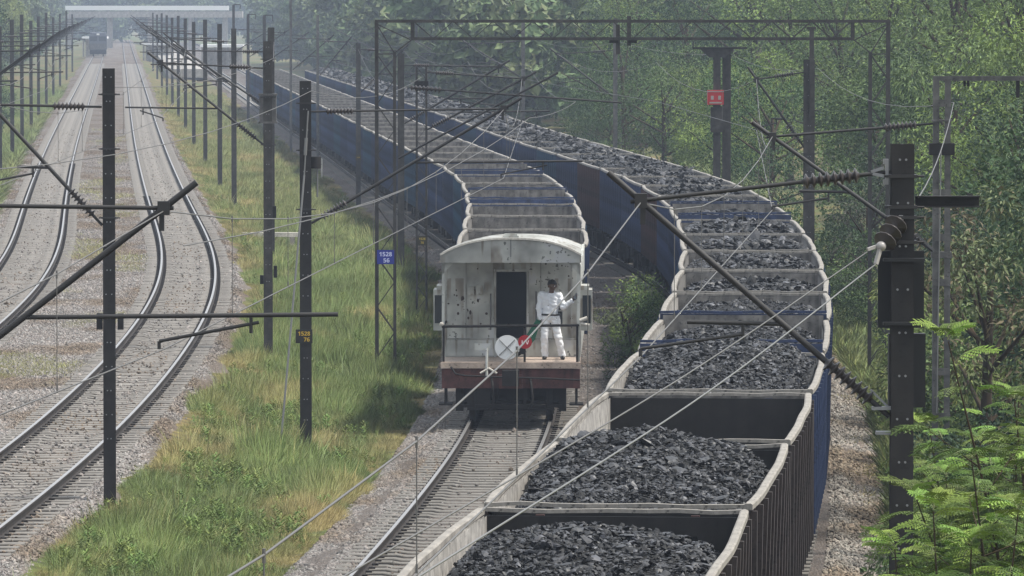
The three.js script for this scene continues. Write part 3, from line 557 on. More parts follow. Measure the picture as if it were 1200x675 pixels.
  { // arched roof with a fascia over the platform
    const arc = t => { const a = lerp(-1, 1, t), x = a * (W + 0.03), y = EAVE + (TOP - EAVE) * (1 - Math.abs(a) ** 2.6); return [x, y]; };
    const cab = []; { const P = [], I = [], n = 20; for (const z of [zw - 0.02, -z0 + 0.05]) for (let i = 0; i <= n; i++) { const a = lerp(-1, 1, i / n); P.push(a * (W + 0.01), EAVE - 0.33 + 0.30 * (1 - Math.abs(a) ** 2.6), z); } for (let i = 0; i < n; i++) I.push(i, i + 1, n + 1 + i, i + 1, n + 2 + i, n + 1 + i); const g = new THREE.BufferGeometry(); g.setAttribute('position', new THREE.Float32BufferAttribute(P, 3)); g.setAttribute('uv', new THREE.Float32BufferAttribute(P.filter((v, i) => i % 3 !== 1), 2)); g.setIndex(I); g.computeVertexNormals(); cab.push(g); }
    part('cabin_roof', cab, M.vanRoof, van);
    const P = [], U = [], I = [], n = 20; for (const z of [z0 + 0.02, zw - 0.1]) for (let i = 0; i <= n; i++) { const [x, y] = arc(i / n); P.push(x, y, z); U.push(x, z); }
    for (let i = 0; i < n; i++) I.push(i, i + 1, n + 1 + i, i + 1, n + 2 + i, n + 1 + i);
    const rg = new THREE.BufferGeometry(); rg.setAttribute('position', new THREE.Float32BufferAttribute(P, 3)); rg.setAttribute('uv', new THREE.Float32BufferAttribute(U, 2)); rg.setIndex(I); rg.computeVertexNormals();
    const roof = part('roof', rg, M.vanRoof, van);
    const fs = new THREE.Shape(); for (let i = 0; i <= n; i++) { const [x, y] = arc(i / n); i ? fs.lineTo(x, y) : fs.moveTo(x, y); } fs.lineTo(W + 0.03, EAVE - 0.16); fs.lineTo(-W - 0.03, EAVE - 0.16);
    const fg = new THREE.ExtrudeGeometry(fs, { depth: 0.03, bevelEnabled: false }); fg.translate(0, 0, z0 + 0.02); part('roof_fascia', fg, M.vanRoof, roof);
    const rim = []; for (let i = 0; i < n; i++) { const a = arc(i / n), b = arc((i + 1) / n); rim.push(bar(V(a[0], a[1] + 0.012, z0 + 0.04), V(b[0], b[1] + 0.012, z0 + 0.04), 0.07, 0.04)); } part('roof_rim', rim, M.whiteWorn, roof);
    part('fascia_joint', [box(0.02, 0.42, 0.012, 0, EAVE + 0.17, z0 + 0.056)], M.xgrey, roof);
    part('roof_vent', [box(0.34, 0.05, 0.14, 0.0, TOP + 0.045, z0 - 0.1), box(0.28, 0.05, 0.1, 0, TOP + 0.09, z0 - 0.1)], M.vanWhite, roof);
    const back = new THREE.Shape(); arcTop(back, W - 0.04, EAVE - 0.36, EAVE - 0.07); const bg = new THREE.ExtrudeGeometry(back, { depth: 0.05, bevelEnabled: false }); bg.translate(0, 0, -z0 + 0.1); part('end_wall', bg, M.vanWhite, van);
    const pt = new THREE.Shape(); arcTop(pt, W - 0.08, EAVE - 0.4, EAVE - 0.10); const pg = new THREE.ExtrudeGeometry(pt, { depth: 0.05, bevelEnabled: false }); pg.translate(0, 0, zw - 3.2); part('partition', pg, M.cabin, van);
    part('cabin_floor', box(2.86, 0.05, zw + z0 - 0.2, 0, DECK - 0.02, (zw - z0) / 2), M.cabin, van);
  }
  part('platform_deck', [box(3.0, 0.07, z0 - zw + 0.05, 0, DECK - 0.035, (z0 + zw) / 2), box(3.04, 0.13, 0.06, 0, DECK - 0.07, z0 + 0.04)], M.deck, van);
  const hs = part('headstock', [box(3.0, 0.42, 0.12, 0, DECK - 0.36, z0 - 0.05), box(0.5, 0.3, 0.2, 0, DECK - 0.42, z0 + 0.02)], M.headstock, van);
  part('coupler', [box(0.22, 0.26, 0.5, 0, 0.98, z0 + 0.22), box(0.36, 0.34, 0.22, 0, 0.98, z0 + 0.42)], M.frame, hs);
  part('lamp_bracket', [rod(V(-0.48, DECK - 0.13, z0 + 0.06), V(-0.3, DECK - 0.24, z0 + 0.1), 0.025), rod(V(-0.48, DECK - 0.13, z0 + 0.08), V(-0.66, DECK - 0.24, z0 + 0.1), 0.025)], M.whiteWorn, hs);
  for (const x of [-0.42, 0.42]) part('brake_hose', pipe([V(x, 0.95, z0 + 0.05), V(x + 0.03, 0.8, z0 + 0.25), V(x + 0.05, 0.45, z0 + 0.28), V(x - 0.04, 0.28, z0 + 0.2)], 0.028, 7), M.frame, hs);
  part('underframe', [box(0.2, 0.35, 12.6, 0.6, 0.95, 0), box(0.2, 0.35, 12.6, -0.6, 0.95, 0), box(2.3, 0.4, 3, 0, 0.7, 0.5), box(2.7, 0.1, 12.4, 0, 1.16, 0), box(2.2, 0.06, 0.08, 0, 0.34, z0 - 0.1)], M.frame, van);
  bogie(z0 - 1.55, van); part('brake_rigging', [box(2.2, 0.5, 0.08, 0, 0.78, z0 - 0.45), box(0.5, 0.34, 0.5, -0.7, 0.55, z0 - 0.3), box(0.3, 0.5, 0.3, 0.9, 0.55, z0 - 0.35), rod(V(-1.2, 0.42, z0 - 0.2), V(1.2, 0.42, z0 - 0.2), 0.04), box(0.5, 0.5, 0.4, 0.15, 0.62, z0 - 0.5), box(0.16, 0.75, 0.5, -1.12, 0.6, z0 - 0.4), box(0.16, 0.75, 0.5, 1.12, 0.6, z0 - 0.4), rod(V(-0.95, 0.28, z0 - 0.1), V(0.95, 0.28, z0 - 0.1), 0.035), bar(V(0.3, 0.25, z0 - 0.1), V(0.3, 1.0, z0 - 0.1), 0.08, 0.05), rod(V(-0.3, 0.5, z0 - 0.2), V(-0.2, 0.95, z0 - 0.1), 0.03)], M.frame, van); bogie(-z0 + 2.1, van);
  const rl = part('railing', [rod(V(-1.5, 2.07, z0 - 0.03), V(1.46, 2.10, z0 - 0.03), 0.03), rod(V(1.46, 2.10, z0 - 0.03), V(1.46, 2.10, zw), 0.025), rod(V(-1.46, 2.08, z0 - 0.03), V(-1.46, 2.08, zw), 0.025), ...[-1.46, 0.30, 1.44].map(x => rod(V(x, DECK, z0 - 0.03), V(x, 2.09, z0 - 0.03), 0.025))], M.frame, van);
  part('handbrake_post', [rod(V(-0.52, DECK - 0.3, z0 + 0.09), V(-0.52, DECK + 0.3, z0 + 0.03), 0.03), box(0.34, 0.14, 0.1, -0.62, DECK + 0.32, z0 - 0.2)], M.vanWhite, rl);
  part('railing_knob', [new THREE.SphereGeometry(0.05, 10, 8).translate(-1.5, 2.12, z0 - 0.03), rod(V(1.5, 2.2, z0 + 0.02), V(1.66, 2.26, z0 + 0.02), 0.045), rod(V(1.52, 2.14, z0 + 0.02), V(1.7, 2.1, z0 + 0.02), 0.035)], M.whiteWorn, rl);
  // tail disc with a cross
  const disc = part('tail_disc', new THREE.CylinderGeometry(0.265, 0.265, 0.025, 36).rotateX(Math.PI / 2).translate(-0.08, 1.62, z0 + 0.03), M.white, van);
  part('disc_cross', [bar(V(-0.25, 1.45, z0 + 0.047), V(0.09, 1.79, z0 + 0.047), 0.045, 0.012), bar(V(-0.25, 1.79, z0 + 0.047), V(0.09, 1.45, z0 + 0.047), 0.045, 0.010)], M.xgrey, disc);
  const cv = document.createElement('canvas'); cv.width = cv.height = 128; const c = cv.getContext('2d'); c.fillStyle = '#a0101c'; c.fillRect(0, 0, 128, 128); c.fillStyle = '#f0e4e2'; c.font = 'bold 54px sans-serif'; c.textAlign = 'center'; c.textBaseline = 'middle'; c.fillText('L', 42, 68); c.fillText('V', 86, 68);
  const tx = new THREE.CanvasTexture(cv); tx.colorSpace = THREE.SRGBColorSpace;
  const lv = part('tail_board', new THREE.CylinderGeometry(0.15, 0.15, 0.02, 24).rotateX(Math.PI / 2).translate(0.31, 1.74, z0 + 0.04), M.red, van);
  part('board_print', new THREE.CircleGeometry(0.145, 24).translate(0.31, 1.74, z0 + 0.054), std([1, 1, 1], 0.6, 0, { map: tx }), lv);
  part('tail_lamp', [box(0.10, 0.16, 0.10, 0.24, 1.55, z0 - 0.06), rod(V(0.24, 1.52, z0 - 0.05), V(0.14, 1.45, z0 - 0.05), 0.04)], M.frame, van);
  part('vacuum_pipe', pipe([V(-1.3, DECK - 0.1, z0 + 0.09), V(-1.2, DECK - 0.24, z0 + 0.16), V(-0.6, DECK - 0.30, z0 + 0.16), V(0.6, DECK - 0.34, z0 + 0.16), V(1.5, DECK - 0.38, z0 + 0.14)], 0.02), M.frame, hs);
}

// ------------------------------------------------------------------ the guard
function capsules(list, k, inflate = 0) {                // signed distance to tapered capsules joined by a smooth minimum
  const a = list.map(([p, q, r0, r1]) => ({ p, d: q.clone().sub(p), l2: Math.max(1e-9, q.distanceToSquared(p)), r0, r1 }));
  return (x, y, z) => {
    let m = 1e9;
    for (const c of a) {
      const px = x - c.p.x, py = y - c.p.y, pz = z - c.p.z, t = clamp((px * c.d.x + py * c.d.y + pz * c.d.z) / c.l2);
      const dd = Math.hypot(px - c.d.x * t, py - c.d.y * t, pz - c.d.z * t) - lerp(c.r0, c.r1, t) - inflate, h = clamp(0.5 + 0.5 * (m - dd) / k); m = lerp(m, dd, h) - k * h * (1 - h);
    }
    return m;
  };
}
function meshField(f, lo, hi, res, flip = false) {
  const size = Math.max(hi.x - lo.x, hi.y - lo.y, hi.z - lo.z), mc = new MarchingCubes(res, new THREE.MeshStandardMaterial(), false, false, 120000), h = size / 2, cx = (lo.x + hi.x) / 2, cy = (lo.y + hi.y) / 2, cz = (lo.z + hi.z) / 2;
  for (let k = 0; k < res; k++) for (let j = 0; j < res; j++) for (let i = 0; i < res; i++) mc.field[i + j * res + k * res * res] = -f(cx + (i - res / 2) / (res / 2) * h, cy + (j - res / 2) / (res / 2) * h, cz + (k - res / 2) / (res / 2) * h);
  mc.isolation = 0; mc.update();
  const n = mc.count, P = new Float32Array(n * 3), Nn = new Float32Array(n * 3);
  for (let i = 0; i < n; i++) { P[i * 3] = cx + mc.positionArray[i * 3] * h; P[i * 3 + 1] = cy + mc.positionArray[i * 3 + 1] * h; P[i * 3 + 2] = cz + mc.positionArray[i * 3 + 2] * h; for (let c = 0; c < 3; c++) Nn[i * 3 + c] = mc.normalArray[i * 3 + c]; }
  let g = new THREE.BufferGeometry(); g.setAttribute('position', new THREE.BufferAttribute(P, 3)); g.setAttribute('normal', new THREE.BufferAttribute(Nn, 3));
  g = mergeVertices(g, 1e-4); g.computeVertexNormals(); g = g.toNonIndexed(); g.setAttribute('uv', new THREE.BufferAttribute(new Float32Array(g.attributes.position.count * 2), 2)); return g;
}
{
  const D = 130.35, px = 645, X = atX(px, D);
  const man = thing('person', 'person in white shirt and trousers on the brake van platform, holding a green flag', 'person', [X, 1.30, -D], 0);
  // y up from the soles, +x to the picture's right, +z towards the camera
  const hipL = V(0.10, 0.90, 0), hipR = V(-0.10, 0.90, 0), kneeR = V(-0.13, 0.50, 0.05), ankR = V(-0.12, 0.09, 0.0), kneeL = V(0.17, 0.50, 0.04), ankL = V(0.26, 0.09, -0.02);
  const chest = V(0.0, 1.30, 0), neck = V(0.02, 1.46, 0.0), head = V(0.045, 1.62, 0.02), shR = V(-0.19, 1.40, 0), elR = V(-0.245, 1.12, 0.02), wrR = V(-0.22, 0.88, 0.05), shL = V(0.19, 1.39, 0), elL = V(0.29, 1.15, 0.08), wrL = V(0.485, 1.30, 0.12);
  const legs = [[hipR, kneeR, 0.088, 0.060], [kneeR, ankR, 0.058, 0.042], [hipL, kneeL, 0.088, 0.060], [kneeL, ankL, 0.058, 0.042], [V(-0.07, 0.93, 0), V(0.07, 0.93, 0), 0.115, 0.115]];
  const torso = [[V(-0.05, 0.98, 0), V(-0.075, 1.32, 0), 0.098, 0.108], [V(0.05, 0.98, 0), V(0.075, 1.32, 0), 0.098, 0.108], [shR, shL, 0.068, 0.068]];
  const arms = [[shR, elR, 0.056, 0.043], [elR, wrR, 0.042, 0.030], [shL, elL, 0.056, 0.043], [elL, wrL, 0.042, 0.030]];
  const headB = [[V(0.02, 1.40, -0.01), V(0.03, 1.55, 0.0), 0.055, 0.052], [V(0.04, 1.64, -0.015), V(0.05, 1.60, 0.015), 0.088, 0.080], [V(0.055, 1.545, 0.045), V(0.055, 1.55, 0.05), 0.045, 0.045], [V(0.065, 1.612, 0.09), V(0.068, 1.585, 0.108), 0.010, 0.015], [V(-0.04, 1.61, -0.01), V(-0.042, 1.585, -0.01), 0.018, 0.014], [V(0.13, 1.61, -0.01), V(0.13, 1.585, -0.01), 0.018, 0.014], [V(0.02, 1.625, 0.085), V(0.105, 1.625, 0.08), 0.012, 0.012], [V(0.04, 1.555, 0.088), V(0.085, 1.555, 0.085), 0.011, 0.011]];
  function hand(w, dir, palmN, curl) {                   // five fingers, thumb from the side of the palm
    const side = dir.clone().cross(palmN).normalize(), pc = w.clone().addScaledVector(dir, 0.085), q = [[w, pc, 0.026, 0.024]];
    [-0.027, -0.009, 0.009, 0.027].forEach((s, i) => { const b = pc.clone().addScaledVector(side, s), l = [0.075, 0.085, 0.08, 0.062][i], m = b.clone().addScaledVector(dir, l * 0.5).addScaledVector(palmN, curl * 0.018), e = m.clone().addScaledVector(dir, l * (0.5 - curl * 0.42)).addScaledVector(palmN, curl * 0.04); q.push([w.clone().addScaledVector(dir, 0.05).addScaledVector(side, s * 0.8), b, 0.012, 0.010], [b, m, 0.010, 0.009], [m, e, 0.009, 0.0078]); });
    const tb = w.clone().addScaledVector(dir, 0.03).addScaledVector(side, -0.03), tm = tb.clone().addScaledVector(dir, 0.03).addScaledVector(side, -0.022).addScaledVector(palmN, 0.01), te = tm.clone().addScaledVector(dir, 0.03).addScaledVector(palmN, 0.014); q.push([tb, tm, 0.013, 0.010], [tm, te, 0.010, 0.008]); return q;
  }
  const hR = hand(wrR, V(-0.02, -1, 0.08).normalize(), V(0.6, 0.05, 0.8).normalize(), 0.9), hL = hand(wrL, V(0.75, 0.62, 0.1).normalize(), V(-0.2, 0.1, 1).normalize(), 0.5);
  const body = meshField(capsules([...legs, ...torso, ...arms, ...headB.slice(0, 1)], 0.03), V(-0.9, -0.02, -0.9), V(0.9, 1.78, 0.9), 100);
  const headG = meshField(capsules(headB, 0.012), V(-0.12, 1.38, -0.15), V(0.2, 1.78, 0.2), 76);
  const handG = [[hR, wrR], [hL, wrL]].map(([q, w]) => meshField(capsules(q, 0.006), w.clone().addScalar(-0.2), w.clone().addScalar(0.2), 84));
  part('body', [body, headG, ...handG], M.skin, man);
  const clip = (f, g) => (x, y, z) => Math.max(f(x, y, z), g(x, y, z));
  const wr = (x, y, z) => 0.020 * (vnoise(x * 22 + 5, y * 16, 41) - 0.5) + 0.014 * (vnoise(z * 30, y * 34 + x * 9, 43) - 0.5);
  const shirtF = capsules([...torso, [shR, elR, 0.066, 0.053], [elR, V(-0.223, 0.905, 0.047), 0.053, 0.043], [shL, elL, 0.066, 0.053], [elL, V(0.46, 1.283, 0.115), 0.053, 0.043], [V(-0.06, 0.97, 0), V(0.06, 0.97, 0), 0.105, 0.105]], 0.028, 0.012);
  const nearArm = capsules([[shR, elR, 0.07, 0.06], [elR, V(-0.223, 0.905, 0.047), 0.06, 0.05]], 0.03, 0.012);
  part('shirt', meshField(clip((x, y, z) => shirtF(x, y, z) + wr(x, y, z), (x, y, z) => Math.min(Math.max(0.965 - y, (y - 1.45 - 0.25 * Math.abs(x - 0.02))), Math.max(nearArm(x, y, z), 0.86 - y))), V(-0.6, 0.6, -0.5), V(0.6, 1.6, 0.5), 96), M.shirt, man);
  part('collar', [pipe([V(-0.05, 1.47, -0.05), V(-0.055, 1.455, 0.03), V(0.02, 1.40, 0.085), V(0.09, 1.455, 0.03), V(0.085, 1.475, -0.05), V(0.02, 1.485, -0.075), V(-0.05, 1.47, -0.05)], 0.016, 7, 24)], M.shirt, man);
  const trouF = capsules([[hipR, kneeR, 0.098, 0.074], [kneeR, ankR, 0.072, 0.064], [hipL, kneeL, 0.098, 0.074], [kneeL, ankL, 0.072, 0.064], [V(-0.07, 0.93, 0), V(0.07, 0.93, 0), 0.118, 0.118]], 0.03, 0.008);
  part('trousers', meshField(clip((x, y, z) => trouF(x, y, z) + wr(x, y, z), (x, y, z) => Math.max(y - 0.985, 0.06 - y)), V(-0.6, 0.0, -0.5), V(0.6, 1.05, 0.5), 92), M.trousers, man);
  const belt = new THREE.TorusGeometry(0.168, 0.022, 8, 36); belt.rotateX(Math.PI / 2); belt.scale(1.18, 1.0, 0.82); part('belt', belt.translate(0, 0.985, 0), M.leather, man);
  for (const [a, s] of [[ankR, -1], [ankL, 1]]) part('shoe', meshField((() => { const f = capsules([[V(a.x, 0.045, a.z - 0.06), V(a.x + 0.02 * s, 0.04, a.z + 0.15), 0.042, 0.04], [V(a.x, 0.08, a.z - 0.03), V(a.x, 0.05, a.z + 0.03), 0.045, 0.045]], 0.02); return (x, y, z) => Math.max(f(x, y, z), -y); })(), V(a.x - 0.2, -0.05, a.z - 0.16), V(a.x + 0.2, 0.2, a.z + 0.24), 48), M.leather, man);
  const hairF = capsules([[V(0.035, 1.655, -0.025), V(0.045, 1.64, 0.0), 0.098, 0.096]], 0.01);
  part('hair', meshField((x, y, z) => Math.max(hairF(x, y, z) + 0.008 * (vnoise(x * 60, z * 60 + y * 40, 47) - 0.5), 1.645 - y - 0.55 * clamp(0.03 - z, 0, 0.11), -(Math.hypot(x - 0.05, (y - 1.6) * 1.2, z - 0.12) - 0.085)), V(-0.15, 1.5, -0.2), V(0.2, 1.8, 0.2), 64), M.hair, man);
  for (const x of [0.032, 0.092]) part('eye', new THREE.SphereGeometry(0.012, 10, 8).translate(x, 1.612, 0.083), M.white, man);
  const phone = thing('mobile_phone', 'small dark phone held up in the raised hand of the person', 'phone', [X + 0.555, 1.30 + 1.385, -D + 0.15]); phone.rotation.set(-0.3, 0.4, -0.5);
  part('phone_body', box(0.075, 0.15, 0.012), M.leather, phone); part('screen', box(0.066, 0.135, 0.002, 0, 0, 0.0085), M.glass, phone);
  const flag = thing('green_flag', 'furled dark green signal flag held low by the person', 'flag', [X - 0.225, 1.30 + 0.80, -D + 0.075]);
  part('stick', rod(V(0.03, 0.09, 0), V(-0.28, -0.44, 0.03), 0.011), M.bark, flag);
  { const s = new THREE.Shape([[0.0, 0.03], [-0.07, 0.07], [-0.33, -0.34], [-0.30, -0.42], [-0.20, -0.44], [-0.13, -0.36]].map(p => new THREE.Vector2(...p))); const g = new THREE.ExtrudeGeometry(s, { depth: 0.035, bevelEnabled: true, bevelSize: 0.015, bevelThickness: 0.015, bevelSegments: 2 }); g.translate(0, 0, -0.015); part('cloth', g, M.flag, flag); }
}

// ------------------------------------------------------------------ overhead line masts
const insGeoCache = {};
function insulator(p, q, r = 0.075, n = 8) {             // ribbed porcelain body between two points
  const L = p.distanceTo(q), key = L.toFixed(2) + r + n; let g = insGeoCache[key];
  if (!g) { const pr = [[0, -L / 2], [0.032, -L / 2]]; for (let i = 0; i < n; i++) { const y = -L / 2 + L * (i + 0.5) / n, h = L / n; pr.push([0.034, y - h * 0.35], [r, y - h * 0.05], [r, y + h * 0.08], [0.034, y + h * 0.3]); } pr.push([0.032, L / 2], [0, L / 2]); g = insGeoCache[key] = new THREE.LatheGeometry(pr.map(v => new THREE.Vector2(...v)), 12); }
  const o = g.clone(); o.applyQuaternion(new THREE.Quaternion().setFromUnitVectors(up, q.clone().sub(p).normalize())); const c = p.clone().add(q).multiplyScalar(0.5); o.translate(c.x, c.y, c.z); return o;
}
function hBeam(h, w = 0.21, t = 0.02, y0 = 0) { return [box(w, h, t, 0, y0 + h / 2, w / 2 - t / 2), box(w, h, t, 0, y0 + h / 2, -w / 2 + t / 2), box(t, h, w - 2 * t, 0, y0 + h / 2, 0)]; }
// cantilever: everything relative to the mast's base; wx = sideways distance from mast to the wire
function cantilever(g, o) {
  const { wx, y0 = 0, stayY = 7.42, catY = 7.1, footY = 5.12, conY = 5.62, r = 0.03, reach = 0, wz = 0, detail = true } = o, s = Math.sign(wx), m = o.mat ?? M.tube;
  const A = V(s * 0.12, stayY - y0, 0), B = V(wx, catY - y0, wz), C = V(s * 0.12, footY - y0, 0), dir = B.clone().sub(C).normalize(), sd = B.clone().sub(A).normalize();
  const along = (p, v, t) => p.clone().addScaledVector(v, t);
  part('stay_tube', [rod(along(A, sd, detail ? 0.85 : 0.5), along(B, sd, 0.10), r * 0.75)], m, g);
  part('insulator', insulator(along(A, sd, 0.30), along(A, sd, 0.85)), M.insulator, g); part('stay_link', rod(A, along(A, sd, 0.31), 0.02), m, g);
  part('bracket_tube', [rod(along(C, dir, 0.80), along(B, dir, 0.42), r * 1.15)], m, g);
  part('insulator', insulator(along(C, dir, 0.24), along(C, dir, 0.82), 0.085), M.insulator, g); part('bracket_link', rod(C, along(C, dir, 0.25), 0.026), m, g);
  part('wire_clamp', [box(0.12, 0.14, 0.12, B.x, B.y, B.z), box(0.05, 0.22, 0.05, B.x - s * 0.02, B.y - 0.12, B.z)], m, g);
  const t = (conY + 0.30 - footY) / (catY - footY), E = C.clone().lerp(B, t), y = E.y;
  if (reach > 0) {                                       // register tube carries on past the wire, steady arm comes back
    const tip = V(wx + s * reach, y + 0.03, wz), k = V(wx + s * reach * 0.5, y, wz);
    part('register_tube', rod(E, tip, r * 0.8), m, g);
    part('steady_arm', [rod(V(k.x + s * 0.08, y - 0.05, wz), V(wx - s * 0.05, conY - y0 + 0.06, wz), r * 0.6), rod(V(k.x, y, wz), V(k.x, y - 0.16, wz), 0.018), rod(V(wx - s * 0.05, conY - y0 + 0.06, wz), V(wx - s * 0.05, conY - y0 - 0.02, wz), 0.018)], m, g);
  } else {
    const tip = V(wx - s * 0.45, y + 0.02, wz), k = lerp(E.x, wx, 0.28);
    part('register_tube', rod(E, tip, r * 0.8), m, g);
    part('steady_arm', [rod(V(k, y - 0.10, wz), V(wx, conY - y0 + 0.06, wz), r * 0.6), rod(V(k, y, wz), V(k, y - 0.16, wz), 0.018), rod(V(wx, conY - y0 + 0.06, wz), V(wx, conY - y0 - 0.02, wz), 0.018)], m, g);
  }
}
function mast(o) {
  const y0 = groundY(o.x, o.d) - 0.12, g = thing(o.name ?? 'overhead_mast', o.label, 'mast', [o.x, y0, -o.d], o.turn ?? 0, o.group), h = o.top - y0;
  const post = part('post', hBeam(h, o.w ?? 0.21), o.mat ?? M.mast, g);
  part('footing', box(0.5, 0.3, 0.5, 0, -0.08, 0), M.concrete, g);
  if (o.detail) { const q = []; for (const yy of o.bands ?? [h - 0.45, h - 1.4, h - 2.6]) q.push(box((o.w ?? 0.21) + 0.06, 0.03, (o.w ?? 0.21) + 0.05, 0, yy, 0), rod(V(-(o.w ?? 0.21) / 2 - 0.07, yy, 0.08), V((o.w ?? 0.21) / 2 + 0.1, yy, 0.08), 0.012)); part('clamp_bands', q, M.tube, g); const b = []; for (let yy = h - 0.15; yy > 1; yy -= 0.42) for (const x of [-0.05, 0.05]) b.push(new THREE.CylinderGeometry(0.012, 0.012, 0.014, 6).rotateX(Math.PI / 2).translate(x * (yy % 1 > 0.5 ? 1 : 0.6), yy, (o.w ?? 0.21) / 2 + 0.006)); part('bolts', b, M.tubeGalv, g).userData.kind = 'stuff'; }
  if (o.arm) cantilever(g, { ...o.arm, y0, detail: true });
  return { g, y0, h };
}
function plate(g, lines, w, h, pos, bg, fg, turn = 0, font = 44) {
  const cv = document.createElement('canvas'); cv.width = 192; cv.height = Math.round(192 * h / w); const c = cv.getContext('2d'); c.fillStyle = bg; c.fillRect(0, 0, 192, cv.height); c.fillStyle = fg; c.textAlign = 'center'; c.textBaseline = 'middle'; c.font = `bold ${font}px sans-serif`;
  lines.forEach((t, i) => c.fillText(t[0], t[1] * 192, t[2] * cv.height)); const tx = new THREE.CanvasTexture(cv); tx.colorSpace = THREE.SRGBColorSpace;
  const b = part('number_plate', box(w, h, 0.012).rotateY(turn).translate(...pos), M.black, g); part('plate_print', new THREE.PlaneGeometry(w * 0.98, h * 0.98).translate(0, 0, 0.0085).rotateY(turn).translate(...pos), std([1, 1, 1], 0.6, 0, { map: tx }), b); return b;
}
// foreground pair at about 60 m
{
  const m = mast({ x: 3.79, d: 58, top: 7.67, w: 0.22, detail: true, label: 'thick dark steel mast at the right with black plates and a big insulator', arm: { wx: 1.25 - 3.79, stayY: 7.40, catY: 7.12, footY: 5.02, conY: 5.62, r: 0.027 }, bands: [7.67 + 0.6 - 0.28, 7.67 + 0.6 - 0.58, 7.67 + 0.6 - 0.68, 7.67 + 0.6 - 0.92] });
  const Y = y => y - m.y0;
  part('side_arm', [box(0.62, 0.012, 0.10, 0.44, Y(7.16), 0), box(0.62, 0.012, 0.10, 0.44, Y(7.06), 0), box(0.62, 0.1, 0.012, 0.44, Y(7.11), -0.04)], M.mast, m.g);
  part('black_plate', [box(0.45, 0.75, 0.05, 0.0, Y(6.25), -0.16), box(0.40, 0.03, 0.08, 0.01, Y(6.55), 0.13), box(0.40, 0.03, 0.08, 0.01, Y(5.93), 0.13)], M.black, m.g);
  part('counterweight', box(0.36, 0.72, 0.16, 0.07, Y(5.45), -0.34), M.black, m.g);
  part('strain_insulator', insulator(V(-0.04, Y(6.93), 0.10), V(-0.21, Y(6.70), 0.34), 0.115, 3), M.insulator, m.g);
  part('strain_hardware', [rod(V(0.0, Y(6.98), 0.06), V(-0.04, Y(6.93), 0.11), 0.04), new THREE.SphereGeometry(0.05, 12, 10).translate(-0.225, Y(6.69), 0.36), bar(V(-0.22, Y(6.72), 0.36), V(-0.28, Y(6.52), 0.42), 0.035, 0.035), bar(V(-0.24, Y(6.70), 0.34), V(-0.36, Y(6.66), 0.4), 0.03, 0.03)], M.insulatorGrey, m.g);
  part('end_fitting', [box(0.05, 0.05, 0.06, -0.16, Y(7.50), 0.0), box(0.05, 0.05, 0.06, -0.16, Y(7.30), 0.0), box(0.03, 0.24, 0.08, -0.15, Y(7.40), 0), bar(V(-0.18, Y(7.44), 0.03), V(-0.30, Y(7.40), 0.0), 0.03, 0.03), bar(V(-0.18, Y(7.36), 0.03), V(-0.30, Y(7.385), 0.0), 0.03, 0.03)], M.tubeGalv, m.g);
  part('bracket_shoe', [box(0.22, 0.03, 0.12, -0.18, Y(5.10), 0), box(0.3, 0.03, 0.12, -0.1, Y(4.86), 0), bar(V(-0.12, Y(5.1), 0), V(-0.3, Y(5.28), 0), 0.025, 0.02)], M.tubeGalv, m.g);
  const l = mast({ x: -6.55, d: 60, top: 7.7, w: 0.22, detail: true, label: 'dark mast just outside the left edge whose long arms reach into view', arm: { wx: -3.5 + 6.55, stayY: 7.02, catY: 6.98, footY: 4.7, conY: 5.58, r: 0.029, reach: 1.75 } });
}
